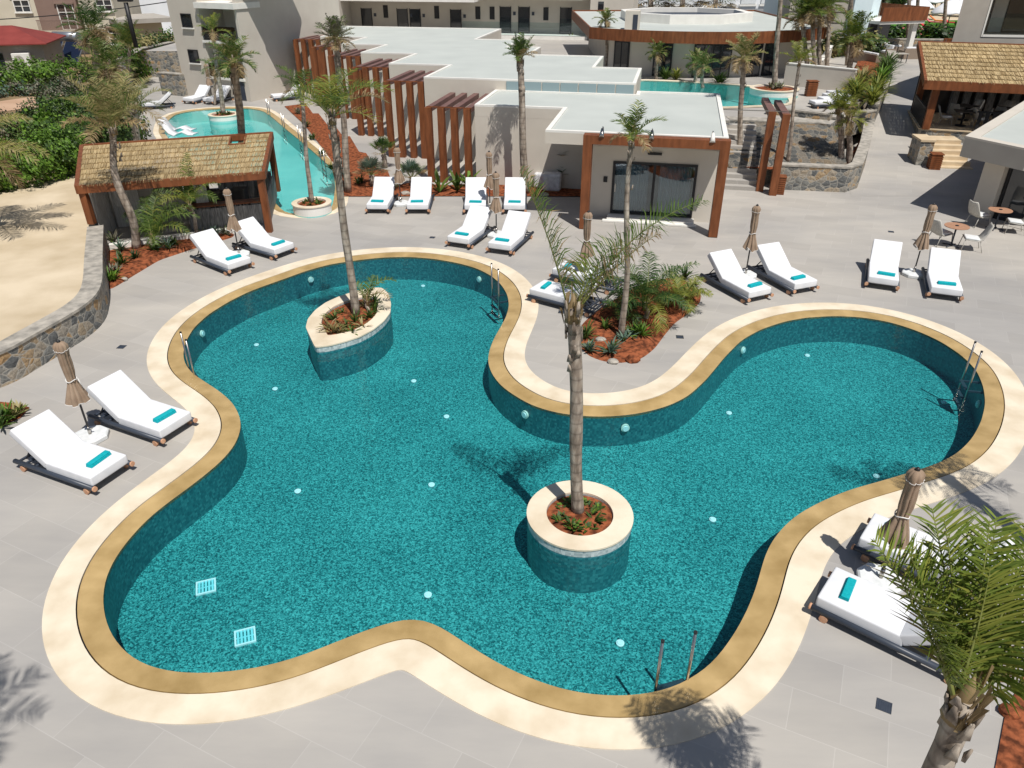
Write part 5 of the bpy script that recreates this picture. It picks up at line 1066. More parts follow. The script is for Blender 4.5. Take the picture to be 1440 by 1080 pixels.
PL = [((160,343),.55,'bushgrey','under the left end of the bar'), ((172,372),.5,'bushgreen','in the middle of the bar bed'), ((157,396),.5,'bushbright','near the tip of the bar bed'), ((165,384),.4,'bushgrey','above the tip of the bar bed by the stone wall'), ((190,364),.4,'bushdark','at the foot of the wavy palm'), ((218,352),.45,'bushgreen','under the long green fronds by the bar'), ((236,350),.5,'bushblue','between the two small palms at the bar'), ((246,346),.4,'bushgreen','left of the young yellow palm'), ((290,334),.4,'bushgrey','right of the young yellow palm'), ((305,332),.45,'bushblue','in front of the bar counter'), ((318,330),.35,'bushgrey','near the umbrella at the bar'), ((176,352),.5,'bushblue','left of the wavy palm foot'),
 ((822,474),.5,'bushgreen','at the left tip of the central bed'), ((829,492),.4,'bushblue','at the lower left of the central bed'), ((864,497),.45,'bushblue','at the foot of the slim trunk'), ((845,462),.35,'leafgreen','among the stones of the central bed'), ((903,474),.5,'bushbright','below the arching palm in the central bed'), ((890,470),.4,'bushgreen','right of the slim trunk in the central bed'), ((962,392),.5,'bushdark','at the far edge of the central bed'), ((973,404),.35,'leafstraw','at the far right corner of the central bed'), ((882,478),.35,'bushblue','in front of the slim trunk'),
 ((618,270),.7,'leafgreen','with broad leaves in front of the nearest fins'), ((643,268),.75,'bushgreen','with broad leaves by the third fin'), ((660,262),.6,'bushbright','in the fin bed behind the angled umbrella'), ((505,258),.4,'bushgreen','at the left corner of the fin bed'), ((552,266),.4,'bushgrey','beside the blue green fan palm'), ((467,238),.4,'bushgreen','halfway along the far pool coping'), ((452,218),.4,'bushblue','at the white stones along the far pool coping'), ((440,196),.4,'bushgreen','third along the far pool coping'), ((430,178),.5,'bushgreen','fourth along the far pool coping'), ((420,160),.5,'bushgrey','last along the far pool coping'), ((12,590),.45,'bushbright','at the left photo edge by the stone wall'), ((2,598),.45,'bushgreen','in the corner at the left photo edge'), ((24,583),.35,'leafstraw','right of the plants at the left photo edge')]
for (px, h, mt, l) in PL:
    i += 1; broad = h > .55
    plant('low %s plant %s' % ({'bushgrey':'grey green','bushgreen':'green','bushbright':'bright green','bushdark':'dark green','bushblue':'blue green','leafgreen':'green','leafstraw':'straw coloured'}[mt], l), g(px[0], px[1], .05), 20 if not broad else 11, h*(1.0 if not broad else 1.5), .05 if not broad else .15, 60, i, (mt, 'leafgreen'), stems=1 if broad else 2)
random.seed(77)
for k in range(17):
    a = k*2.39; r = .16+.27*math.sqrt((k+.5)/17); p = (RP.x+r*math.cos(a), RP.y+r*math.sin(a), .08)
    plant('small leafy green plant in the red soil of the round pool planter', p, 15, random.uniform(.16, .28), .055, 65, 200+k, ('bushgreen', 'bushbright'), 'plants in the round planter', .6)
for k, (px, py) in enumerate([(462,462),(472,452),(482,443),(470,470),(488,462),(500,455),(510,462),(520,448),(527,440),(512,432),(500,430),(527,428),(478,470),(495,470)]):
    plant('leafy plant in the red soil of the almond pool planter', g(px, py, .1), 18, random.uniform(.3, .5), .045, 62, 230+k, (('leafgreen','bushgreen') if k % 3 else ('leafstraw','leafdry')), 'plants in the almond planter', .6)
palm('small arching palm sprout at the back of the almond planter', (AP.x+.42, AP.y+.42, .08), (AP.x+.42, AP.y+.42, .42), custom=[(20,75,120,1.2,(0,1),36,.05),(60,80,60,.8,(0,0),28,.05),(340,60,110,.9,(2,2),28,.1),(150,75,70,.7,(0,0),26,.05)], r=(.06,.05), seed=240, ll=.3, boots=4, mats=('leafgreen','leafyellow','leafdry'))
for k in range(7):
    a = k*2.4; plant('tuft in the small round planter of the far pool', (SP.x+.3*math.cos(a), SP.y+.3*math.sin(a), .36), 12, .22, .06, 60, 260+k, ('bushgreen','leafgreen'), 'tufts in the far pool planters')
for k in range(6):
    a = k*2.4; plant('tuft in the round planter at the far pool end', (FP.x+.35*math.cos(a), FP.y+.35*math.sin(a), .3), 12, .25, .08, 60, 270+k, ('bushgreen','leafgreen'), 'tufts in the far pool planters')
# soil sheets
def bed(name, px, z=.03, amp=.05):
    p = resample(relax(resample(pxs(px), .12), 2), .18)
    if area(p) < 0: p.reverse()
    c = sum(p, Vector((0, 0)))/len(p); m = MB(); rr = []
    for f, dz in ((1.0, .0), (.93, .03), (.75, .06), (.5, .08), (.25, .09)):
        rr.append([m.bm.verts.new((c.x+(q.x-c.x)*f, c.y+(q.y-c.y)*f, z+dz*1.2-.03+(amp*noise.noise(Vector((q.x*f*2, q.y*f*2, f*3))) if f < 1 else 0))) for q in p])
    cc = m.bm.verts.new((c.x, c.y, z+.09)); m.skin(rr, cap=False)
    for j in range(len(p)): m.bm.faces.new((rr[-1][j], rr[-1][(j+1) % len(p)], cc))
    return struct(m.build(name, 'soil'))
bed('red_bed', [(151,352),(151,409),(165,402),(189,387),(224,366),(269,351),(300,342),(330,333),(328,327),(300,329),(271,335),(230,342),(195,346)])
bed('red_bed', [(812,484),(814,462),(824,450),(842,436),(860,424),(885,408),(910,397),(935,391),(955,392),(975,399),(986,411),(985,425),(968,441),(948,455),(934,472),(921,490),(902,505),(875,511),(850,509),(828,501)])
struct(sheet('fin_bed', [[Vector(q) for q in [g2(478,277), g2(640,276.5), g2(812,277), uv(-.02, 4.0), uv(-.02, 5.29), uv(-5.4, 5.29), uv(-6.4, 4.75), g2(575,258), g2(553,262), g2(545,240), g2(528,236), g2(515,216), g2(505,214), g2(492,192), g2(483,193), g2(470,176), g2(462,178), g2(448,160), g2(440,160), g2(430,146), g2(400,150), g2(428,176), g2(452,207), g2(476,240)]]], .03, 'soil'))
struct(sheet('corner_bed', [[Vector(q) for q in [(3.0,4.4), g2(1398,1085), g2(1412,1010), g2(1436,955), g2(1500,930), g2(1640,1000), (7.2,3.2), (5,2.4), (2.7,2.9)]]], .025, 'soil'))
struct(sheet('edge_bed', [[Vector(q) for q in [g2(-60,610), g2(-5,604), g2(30,588), g2(42,574), g2(20,568), g2(-60,560)]]], .025, 'soil'))
random.seed(5)
for k, (px, py) in enumerate([(700,273),(715,272),(660,274),(765,274),(540,272),(570,272),(853,487),(862,508),(890,505),(845,478),(838,470),(203,366),(260,350),(175,392),(1420,1000)]):
    p = g(px, py, .05); m = MB(); s = random.uniform(.06, .16); t = bmesh.new(); bmesh.ops.create_icosphere(t, subdivisions=2, radius=s)
    for v in t.verts: v.co = Vector((v.co.x*1.3, v.co.y, v.co.z*.7))*(1+.35*noise.noise(v.co*9+Vector((k*5, 0, 0))))
    m.join(t); tag(m.build('loose_rock', 'stonecap' if k % 2 else 'soil', loc=p), 'loose rock lying on the red soil', 'rock', 'rocks in the red beds')
# kerb behind the bar bed
t = thing('kerb', 'pale low kerb between the red bed and the thatched bar', 'kerb', g(230, 341)); a = Vector(g2(152, 352))-Vector((t.location.x, t.location.y)); b = Vector(g2(335, 327))-Vector((t.location.x, t.location.y))
m = MB(); d = b-a; m.box(((a.x+b.x)/2, (a.y+b.y)/2+.12, .09), (d.length, .2, .18), rz=math.atan2(d.y, d.x), bevel=.01); m.build('kerb_stone', 'paint', t)
# ------------------------------------------------------------------ leafy masses
def leafy(name, label, p, blobs, n, size, mats, seed, cat='shrub', group=None, stem=True, asp=.55):
    random.seed(seed); t = thing(name, label, cat, p, 0, group)
    if stem:
        m = MB()
        for b in blobs[:6]: m.tube([(b[0]*.3, b[1]*.3, -.05), (b[0]*.8, b[1]*.8, b[2]*.6), (b[0], b[1], b[2])], [.06, .04, .02], 6)
        m.build('stems', 'bark', t)
    m = MB(); vol = [b[3]*b[4]*b[5] for b in blobs]; S = sum(vol)
    for b, v in zip(blobs, vol):
        k = int(n*v/S); nc = max(3, k//26); cl = []
        for _ in range(nc):
            d = Vector((random.gauss(0, 1), random.gauss(0, 1), random.gauss(0, 1))).normalized(); rr = random.uniform(.55, 1.08)
            cl.append((Vector((b[0]+d.x*b[3]*rr, b[1]+d.y*b[4]*rr, b[2]+d.z*b[5]*rr)), d))
        for j in range(k):
            c, d = cl[j % nc]; q = c+Vector((random.gauss(0, 1), random.gauss(0, 1), random.gauss(0, 1)))*size*1.5
            if q.z < .02: q.z = .02+random.random()*.1
            nn = (d+Vector((random.uniform(-1, 1), random.uniform(-1, 1), random.uniform(-.2, 1.2)))).normalized(); u = nn.cross(Vector((random.random(), random.random(), random.random()))).normalized(); w = nn.cross(u)
            s = size*random.uniform(.6, 1.3)
            f = m.face([q-u*s, q-w*s*asp, q+u*s, q+w*s*asp]); f.material_index = (hash((j % nc, seed)) % 3) % len(mats) if random.random() < .8 else random.randrange(len(mats))
    m.build('foliage', [M[x] for x in mats], t, smooth='raw'); return t
def hedge(label, pts, w, h, n, size, mats, seed, z=0.0):
    p = [Vector(q) for q in pts]; c = p[len(p)//2]; bl = []
    L = sum((b-a).length for a, b in zip(p, p[1:])); k = max(3, int(L/(w*.55)))
    for i in range(k+1):
        d = L*i/k; 
        for a, b in zip(p, p[1:]):
            if d <= (b-a).length+1e-6: q = a.lerp(b, d/(b-a).length); break
            d -= (b-a).length
        random.seed(seed+i); bl.append((q.x-c.x, q.y-c.y, h*.5, w*.55, w*.55, h*.52*random.uniform(.9, 1.1)))
    return leafy('hedge', label, (c.x, c.y, z), bl, n, size, mats, seed, 'hedge', stem=False)
hedge('dense bright green hedge along the back of the sandy yard', [g2(-60, 275, YZ), g2(20, 266, YZ), g2(105, 242, YZ)], 1.9, 1.95, 19000, .075, ('bushbright', 'bushbright', 'bushgreen'), 11, YZ-.1)
bl = [(0,0,1.0,1.6,1.5,1.1),(1.6,.4,1.3,1.5,1.4,1.2),(-1.4,.6,.9,1.4,1.3,1.0),(.6,-1.2,.8,1.3,1.2,.9)]
leafy('shrub', 'large dark green bush left of the thatched bar', g(122, 190, .2), bl, 9500, .085, ('bushdark', 'bushgreen', 'bushbright'), 21)
leafy('shrub', 'broad green bush with grey twigs above the bright hedge', g(92, 178, .2), [(a*.9, b, c*.85, d, e, f*.85) for a, b, c, d, e, f in bl], 7500, .085, ('bushgreen', 'bushdark', 'bushgrey'), 22)
leafy('shrub', 'grey brown twiggy bush in the middle of the left garden', g(98, 155, .2), [(a*.85, b, c*1.0, d*.9, e, f*1.1) for a, b, c, d, e, f in bl], 6500, .08, ('bushgrey', 'bushgrey', 'bushdark'), 23)
leafy('shrub', 'dark bush at the left photo edge behind the straw palm', g(10, 192, .1), [(a*1.1, b, c*.55, d*1.2, e, f*.6) for a, b, c, d, e, f in bl], 5000, .085, ('bushdark', 'bushgrey', 'bushgreen'), 24)
leafy('shrub', 'small bright leafy sapling in front of the dark bushes', g(62, 195, .5), [(0,0,.6,.7,.7,.6),(.5,.2,.9,.6,.5,.5)], 900, .14, ('bushbright', 'bushgreen'), 25)
leafy('shrub', 'dark bush filling the gap between the bar roof and the hedge', g(108, 225, .6), [(0,0,.9,1.5,1.1,1.0),(1.3,1.0,1.1,1.2,1.1,1.0)], 4200, .085, ('bushdark', 'bushgreen', 'bushgreen'), 26)
hedge('leafy row of green bushes in front of the red roofed house', [g2(-60, 122, .2), g2(0, 122, .2), g2(96, 112, .2)], 3.4, 1.7, 10000, .12, ('bushbright', 'bushbright', 'bushgreen'), 31, 0)
hedge('blue grey shrubs below the leafy row of bushes', [g2(-60, 136, .1), g2(0, 134, .1), g2(95, 128, .1)], 2.0, .7, 2200, .13, ('bushblue', 'bushgrey', 'bushgreen'), 33, 0)
leafy('topiary', 'clipped conical bush standing by the old house', g(33, 57, 0), [(0,0,1.0,1.0,1.0,1.2),(0,0,2.4,.85,.85,1.2),(0,0,3.6,.6,.6,.9)], 2600, .2, ('bushbright', 'bushgreen'), 35)
leafy('shrub', 'pale blossoming bush beside the red roof', g(52, 62, 0), [(0,0,1,2.2,1.2,1.0),(2,.2,.9,1.6,1.2,.8)], 1500, .2, ('pinkflower', 'bushgrey', 'bushgreen'), 36)
leafy('shrub', 'green bush behind the solar panel', g(68, 68, 0), [(0,0,.9,1.8,1.2,1.0),(2.2,.2,.9,1.5,1.2,.9)], 1500, .2, ('bushgreen', 'bushbright', 'bushdark'), 37)
for px, s, l in [((205,92), 38, 'garden bush with yellow tips left of the apartment block'), ((225,88), 39, 'tall green tree touching the apartment block corner'), ((190,100), 40, 'dark low bush on the yard wall by the apartment block'), ((170,118), 41, 'ochre and green bush under the shaggy palms')]:
    leafy('shrub', l, g(px[0], px[1], 0), [(0,0,1.1,1.7,1.3,1.2),(1.3,.5,1.6,1.2,1.1,1.2),(-1.2,.2,1.0,1.1,1.1,.9)], 3600, .13, ('bushgreen', 'bushbright' if s % 2 else 'bushdark', 'leafstraw'), s)
leafy('shrub', 'bushy undergrowth between the thick palm and the pool', g(178, 205, 0), [(0,0,.8,1.2,1.0,.9),(-1.2,.4,1.0,1.1,1.0,1.0)], 1800, .13, ('bushgreen', 'leafstraw', 'bushdark'), 43)
# yellow shrubs of the right planter and terrace greenery
YS = [((1224,148),.9,'leafyellow','nearest bright yellow shrub on the curved stone planter'), ((1232,135),1.0,'leafyellow','second yellow shrub on the curved stone planter'), ((1236,122),1.1,'bushbright','yellow green shrub in the middle of the curved planter'), ((1243,110),1.2,'bushgreen','dark green feathery shrub near the top of the curved planter'), ((1247,98),1.0,'bushgreen','last green shrub at the top of the curved planter'), ((1205,140),1.0,'leafyellow','yellow spiky shrub left in the curved planter'), ((1210,122),1.0,'leafstraw','straw tipped shrub left in the curved planter'), ((1198,132),.9,'leafyellow','narrow yellow shrub at the inner corner of the curved planter')]
for k, (px, s, mt, l) in enumerate(YS):
    p = g(px[0], px[1], 2.3); plant(l, p, 60, 1.25*s, .06, 62, 300+k, (mt, 'bushgreen'), 'shrubs of the curved planter', .7, 3, 'shrub', 'shrub')
for k, (px, l, mt) in enumerate([((1115,88),'ochre shrub at the foot of the palm cluster','leafyellow'), ((1142,104),'small yellow shrub at the foot of the palm cluster','leafyellow'), ((951,112),'yellow green shrub in front of the restaurant wall','leafyellow'), ((935,112),'low shrub left of the yellow one at the restaurant','bushgreen'), ((1012,118),'low shrub at the right restaurant windows','bushgreen')]):
    plant(l, g(px[0], px[1], TZ), 40, .9, .07, 65, 330+k, (mt, 'bushgreen'), 'shrubs on the upper terrace', .6, 2, 'shrub', 'shrub')
for k in range(9):
    plant('small spiky plant in the round terrace planter', (g(1089,124,2.4).x+.5*math.cos(k*2.4)*(.4+.06*k), g(1089,124,2.4).y+.5*math.sin(k*2.4)*(.4+.06*k), 2.35), 12, .45, .07, 60, 350+k, ('bushgrey','bushgreen'), 'plants in the terrace planter')
c = g(1089, 124, 2.4); planter('round_planter', 'round planter with spiky plants at the end of the terrace pool', circle(c.x, c.y, 1.35), 1.3, 2.42, .03, .25, 2.1, ('coping', 'lagoon', 'paint'))
# ------------------------------------------------------------------ thatched dining pavilion on the right
E0 = g(1310, 112, 3.45); er = R(-19); ex = Vector((math.cos(er), math.sin(er), 0)); ey = Vector((-math.sin(er), math.cos(er), 0))
D0 = thing('dining_pavilion', 'raised dining pavilion with thatched roof above the tan steps', 'pavilion', (E0.x, E0.y, 0), er)
PF = 1.0
m = MB(); m.span(.1, .3, 0, 14, 12, PF); m.build('platform', 'stone', D0); m = MB(); m.span(.05, .25, PF, 14, 12, PF+.06); m.build('floor', 'stepstone', D0)
shingles(D0, Vector((-.25, -.25, 3.42)), Vector((12, -.25, 3.42)), Vector((12, 5.2, 4.7)), Vector((-.25, 5.2, 4.7)), 10, 330, 9)
m = MB(); beam(m, Vector((-.32, -.30, 3.45)), Vector((12, -.30, 3.45)), .16, .42); beam(m, Vector((-.30, -.38, 3.47)), Vector((-.30, 5.2, 4.76)), .14, .34); beam(m, Vector((-.3, 5.25, 4.75)), Vector((12, 5.25, 4.75)), .15, .34); m.build('beam', 'corten', D0)
for x, y in ((.35, .15), (.35, 4.9), (5.5, .15)):
    m = MB(); m.span(x-.17, y-.17, PF+.06, x+.17, y+.17, 3.2+(y*.23)); m.build('post', 'corten', D0)
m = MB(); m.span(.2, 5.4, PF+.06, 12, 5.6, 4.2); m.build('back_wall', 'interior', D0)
m = MB()
for k in range(14): m.span(2.0+k*.6, 4.9, PF+.1, 2.35+k*.6, 5.3, PF+1.6+.3*math.sin(k*2.3))
m.build('wall_shelving', 'reed', D0)
# railing with slats along the left and front (slats meant to bar the shadow on the path)
m = MB()
for k in range(14): y = .5+k*.32; m.span(.16, y, PF+.06, .2, y+.17, PF+.98)
for k in range(22): x = 2.6+k*.32; m.span(x, .22, PF+.06, x+.17, .26, PF+.98)
m.span(.14, .4, PF+.98, .22, 5, PF+1.05); m.span(2.5, .2, PF+.98, 9.8, .28, PF+1.05); m.build('railing', 'black', D0)
st = g(1337, 241, .0); t = thing('stairs', 'flight of six tan stone steps up to the dining pavilion', 'stairs', (st.x, st.y, 0), R(-8))
m = MB()
for k in range(6): m.span(-.85, k*.42, (PF/6)*k, .95, (k+1)*.42+(.6 if k == 5 else 0), (PF/6)*(k+1))
m.build('steps', 'stepstone', t)
t = thing('stone_pier', 'short stone pier with pale cap left of the tan steps', 'pier', (st.x-1.18, st.y+.5, 0), R(-8)); m = MB(); m.span(-.3, 0, 0, .3, 1.3, 1.25); m.build('masonry', 'stone', t); m = MB(); m.span(-.34, -.04, 1.25, .34, 1.34, 1.34); m.build('cap', 'stepstone', t)
random.seed(4); tb0 = None
for k, (x, y) in enumerate([(2.2,1.6),(3.8,1.7),(5.4,1.6),(2.6,3.4),(4.4,3.3),(6.4,3.2)]):
    p = E0+ex*x+ey*y; loc = (p.x, p.y, PF+.06)
    t = thing('dining_table', 'dark dining table with pale chairs in the shade of the thatched pavilion', 'table', loc, er+k*.3, 'dining tables under the thatch')
    m = MB(); m.box((0, 0, .74), (.9, .9, .04), bevel=.01); m.build('table_top', 'interior', t); m = MB(); m.tube([(0, 0, 0), (0, 0, .72)], .05, 8); m.disc((0, 0, .02), .28, h=.03); m.build('pedestal', 'black', t)
    for q in range(2): a = q*math.pi+k*.3+er; chair((loc[0]+.8*math.cos(a), loc[1]+.8*math.sin(a), loc[2]), a+math.pi/2+math.pi, 'pale woven chair at a dining table in the shade of the thatched pavilion')['group'] = 'chairs under the thatch'
# flat building above the pavilion on the right
p0 = gy(1352, 70, E0.y+4.6); hx = p0.x
H0 = thing('hotel_block', 'grey hotel block above the thatched pavilion with a wide recessed window', 'building', (hx, E0.y+5.8, 0), R(-10))
W0, ZB = 12, 4.35
m = MB(); m.prism([(0, 0), (1.5, 0), (1.5, 2.19), (7.5, 9), (6.6, 9)], ZB, 9.5); m.span(1.5, 0, ZB, W0, 2.19, ZB+.62); m.prism([(7.5, 9), (1.503, 2.2), (W0, 2.2), (W0+3, 9)], ZB+.001, ZB+.619); m.span(1.5, 0, ZB+2.75, W0, 2.19, 9.5); m.prism([(1.503, 2.2), (W0, 2.2), (W0+3, 9), (7.5, 9)], ZB+.62, 9.5); m.prism([(.8, .6), (W0, .6), (W0+3, 9), (7.0, 9)], 0, ZB-.003); m.build('wall', 'greyplaster', H0)
m = MB(); m.span(1.46, -.03, ZB+.56, W0, 0.06, ZB+.66); m.span(1.42, -.03, ZB+.56, 1.50, .06, ZB+2.8); m.build('window_surround', 'paint', H0)
m = MB(); m.span(1.53, .3, ZB+.66, W0, .32, ZB+1.5); m.build('glass_rail', 'railglass', H0)
m = MB(); m.span(3.2, 2.12, ZB+.64, W0, 2.19, ZB+2.72); m.build('glazing', 'darkglass', H0); m = MB(); m.span(2.4, 2.05, ZB+.64, 3.1, 2.15, ZB+2.7); m.build('curtain', 'render', H0)
sp0 = gy(1324, 70, 56); sz = gy(1324, 54, 56).z-TZ; t = thing('timber_screen', 'low dark brown timber screen at the top of the thatched roof', 'screen', (sp0.x, 56, TZ), R(-10)); m = MB(); m.span(0, 0, 0, 3.0, .15, sz); m.build('boards', 'corten', t); m = MB()
for k in range(8): m.span(.1+k*.37, -.03, 0, .17+k*.37, 0, sz-.05)
m.build('battens', 'beamtop', t)
# ------------------------------------------------------------------ sofas and loungers of the upper terrace
def sofa(px, rz, w, label, back=True):
    p = g(px[0], px[1], TZ); t = thing('terrace_sofa', label, 'sofa', p, rz, 'wicker sofas on the upper terrace')
    m = MB(); m.span(-w/2, -.45, 0, w/2, .45, .30); m.span(-w/2, .30, .30, w/2, .45, .72); m.span(-w/2, -.45, .30, -w/2+.14, .30, .58); m.span(w/2-.14, -.45, .30, w/2, .30, .58); m.build('wicker_frame', 'wicker', t)
    k = max(2, int(w/.8))
    for i in range(k): x = -w/2+.16+(w-.32)*(i+.5)/k; m = MB(); m.box((x, -.08, .38), ((w-.34)/k, .72, .15), bevel=.04); m.build('seat_cushion', 'white', t, smooth=True); m = MB(); m.box((x, .22, .62), ((w-.36)/k, .16, .42), bevel=.05, tilt=('X', -.15)); m.build('back_cushion', 'white', t, smooth=True)
    return t
sofa((1291, 82), math.pi+.1, 2.9, 'wide wicker sofa with white cushions, seen from behind on the path')
sofa((1237, 78), -1.3, 2.4, 'wicker sofa with white cushions nearest the yellow shrubs')
sofa((1247, 71), -.1, 2.2, 'farthest wicker sofa with white cushions below the low wall')
sofa((1222, 90), math.pi/2+.2, 2.6, 'wicker sofa with white cushions left of the table by the shrubs')
t = thing('terrace_table', 'grey low table beside the wide wicker sofa', 'table', g(1263, 88, TZ), .2); m = MB(); m.box((0, 0, .6), (1.0, .7, .05)); m.build('table_top', 'greyplaster', t)
for x, y in ((-.42, -.28), (.42, -.28), (-.42, .28), (.42, .28)): m = MB(); m.tube([(x, y, 0), (x, y, .58)], .03, 6); m.build('leg', 'navy', t)
fl0 = None
def flat_lounger(px, rz, label):
    global fl0
    p = g(px[0]+14, px[1], TZ)
    if fl0: return dup(fl0, p, rz, label)
    t = fl0 = thing('flat_lounger', label, 'sun lounger', p, rz, 'flat white loungers on the terrace')
    m = MB(); m.box((0, 0, .27), (2.0, .72, .16), bevel=.04); m.build('cushion', 'white', t, smooth=True)
    m = MB(); m.ringprism([(-1.02,-.38),(1.02,-.38),(1.02,.38),(-1.02,.38)], [(-.96,-.32),(.96,-.32),(.96,.32),(-.96,.32)], .13, .185); m.build('frame', 'navy', t)
    for x, y in ((-.8, -.33), (.8, -.33), (-.8, .33), (.8, .33)): m = MB(); m.box((x, y, .065), (.06, .06, .13)); m.build('foot', 'teak', t)
for k, (px, l) in enumerate([((1152,151),'nearest of the four white loungers on the terrace by the shrubs'), ((1163,146),'second of the four white loungers on the terrace by the shrubs'), ((1169,141),'third of the four white loungers on the terrace by the shrubs'), ((1174,137),'farthest of the four white loungers on the terrace by the shrubs')]):
    flat_lounger(px, .12, l)
stone_wall('stone_wall', 'long low rubble wall below the beach lawn', [tuple(g2(1160, 74, TZ)), tuple(g2(1235, 71, TZ)), tuple(g2(1345, 72, TZ))], .5, .9, z0=TZ)
# ------------------------------------------------------------------ beach lawn with parasols
lawn = [g2(1225, 66, TZ), g2(1372, 66, TZ), g2(1400, 2, TZ), g2(1235, 2, TZ)]
struct(sheet('lawn', [[Vector(q) for q in lawn]], TZ+.02, 'lawn'))
struct(sheet('beach_sand', [[Vector(q) for q in (g2(1290, 30, TZ), g2(1385, 28, TZ), g2(1400, -20, TZ), g2(1270, -20, TZ))]], TZ+.04, 'sand'))
def parasol(px, r, label, seed):
    p = g(px[0], px[1], TZ); t = thing('beach_parasol', label, 'parasol', p, seed, 'white parasols on the beach lawn')
    m = MB(); m.tube([(0, 0, 0), (0, 0, 2.7)], .05, 6); m.build('pole', 'pole', t); m = MB(); n = 12; random.seed(seed)
    loops = [[(q*r*math.cos(2*math.pi*j/n), q*r*math.sin(2*math.pi*j/n), z-(.12*(j % 2))*(q > .9)) for j in range(n)] for q, z in ((1.0, 1.95), (.98, 2.1), (.6, 2.5), (.25, 2.8), (.03, 2.98))]
    m.rings(loops); m.build('canopy', 'white', t)
for k, (px, r, l) in enumerate([((1284,40),2.6,'left front white parasol on the beach lawn'), ((1300,28),3.0,'white parasol behind the left front one on the lawn'), ((1312,22),3.2,'large white parasol in the back of the beach lawn'), ((1330,44),2.6,'front white parasol right of the bare trunks'), ((1347,40),2.8,'white parasol close to the grey hotel corner'), ((1352,24),3.2,'rear white parasol by the grey hotel corner'), ((1322,50),2.2,'low white parasol over the red deckchairs'), ((1275,46),2.2,'white parasol above the orange deckchairs'), ((1335,14),3.4,'farthest white parasol on the beach')]): parasol(px, r*.62, l, k)
db = None
random.seed(9)
for k in range(22):
    px = [(1272,58),(1278,61),(1284,57),(1289,61),(1281,53),(1292,50),(1298,46),(1303,42),(1296,55),(1337,62),(1343,59),(1349,62),(1355,60),(1340,55),(1350,54),(1310,35),(1318,33),(1336,36),(1307,50),(1359,55),(1332,59),(1285,65)][k]; col = ['orange','orange','red','orange','pink','orange','pink','red','orange','pink','pink','red','orange','pink','white','pink','orange','red','white','orange','pink','orange'][k]
    p = g(px[0], px[1], TZ); t = thing('beach_sunbed', 'far beach sunbed with %s towel on the lawn%s' % (col, ' among the parasols' if k > 8 else ' near the bare trunks'), 'sunbed', (p.x, p.y, TZ+.03), random.uniform(-.4, .4)+1.2, 'sunbeds on the beach lawn')
    m = MB(); m.span(-.35, -1, .25, .35, .3, .33); m.box((0, .62, .52), (.7, .8, .08), tilt=('X', .6)); m.build('bed', col, t)
    m = MB()
    for x in (-.3, .3): m.span(x-.03, -.9, 0, x+.03, -.84, .25); m.span(x-.03, .3, 0, x+.03, .36, .25)
    m.build('frame', 'teak', t)
hedge('row of small round green shrubs below the beach lawn', [g2(1238, 66, TZ), g2(1300, 66, TZ), g2(1345, 67, TZ)], 1.7, 1.5, 2600, .2, ('bushgreen', 'bushdark', 'bushbright'), 61, TZ)
hedge('dark green trees at the back of the beach lawn', [g2(1255, 18, TZ), g2(1290, 12, TZ)], 5, 4.5, 3000, .4, ('bushgreen', 'bushdark', 'bushgrey'), 63, TZ)
hedge('green bushes along the foot of the clad hotel wall', [g2(1165, 80, TZ), g2(1230, 78, TZ)], 1.6, 1.4, 1800, .18, ('bushgreen', 'bushdark', 'leafstraw'), 64, TZ)
# ------------------------------------------------------------------ hotels at the back right
def block(name, label, px0, px1, z0, h, depth, mat, cat='building'):
    a = g(px0[0], px0[1], z0); b = g(px1[0], px1[1], z0); d = b-a; t = thing(name, label, cat, a, math.atan2(d.y, d.x)); L = math.hypot(d.x, d.y)
    m = MB(); m.span(0, 0, 0, L, depth, h); m.build('wall', mat, t); return t, L
t, L = block('clad_hotel', 'cream clad hotel wall with horizontal joints behind the palm cluster', (1100, 74), (1186, 76), TZ, 9, 8, 'panelcream')
m = MB()
for k in range(11): m.span(0, -.03, .75*k+.7, L, 0, .75*k+.74)
m.build('joint_strips', 'interior', t)
m = MB(); m.span(L*.45, -.05, 4.2, L*.9, .02, 7); w = m.build('window', 'frost', t); m = MB(); m.span(L*.45-.1, -.12, 4.05, L*.9+.1, .0, 4.2); m.build('sill', 'paint', w)
m = MB(); m.span(L*.62, -.06, 2.6, L*.75, 0, 2.9); m.build('vent', 'navy', t)
t, L = block('pale_hotel', 'pale blue white hotel wing with a brown balcony front', (1187, 77), (1212, 76), TZ, 9, 12, 'bluewhite')
m = MB(); m.span(L+.02, -1.2, 2.2, L+4.2, 6, 2.4); s = m.build('balcony_slab', 'paint', t)
m = MB(); m.span(L+.02, -1.28, 2.4, L+4.2, -1.2, 3.35); m.span(L+4.2, -1.28, 2.4, L+4.28, 6, 3.35); m.build('balcony_front', 'corten', s)
m = MB(); m.span(L+3.5, -.9, 0, L+3.9, -.5, 2.19); m.build('pillar', 'paint', t)
m = MB(); m.span(L+.02, 1.5, 0, L+3.4, 1.7, 2.19); m.build('glazing', 'darkglass', t)
m = MB(); m.span(L+.02, 2.0, 2.41, L+2.4, 8, 9); m.build('upper_wall', 'bluewhite', t)
m = MB(); m.span(L-.2, -.9, 0, L+1.6, -.6, .9); m.build('low_white_wall', 'whitewash', t)
struct(sheet('car_park', [[Vector(q) for q in (g2(868, 45, TZ), g2(1098, 48, TZ), g2(1110, 12, TZ), g2(868, 12, TZ))]], TZ+.03, 'asphalt'))
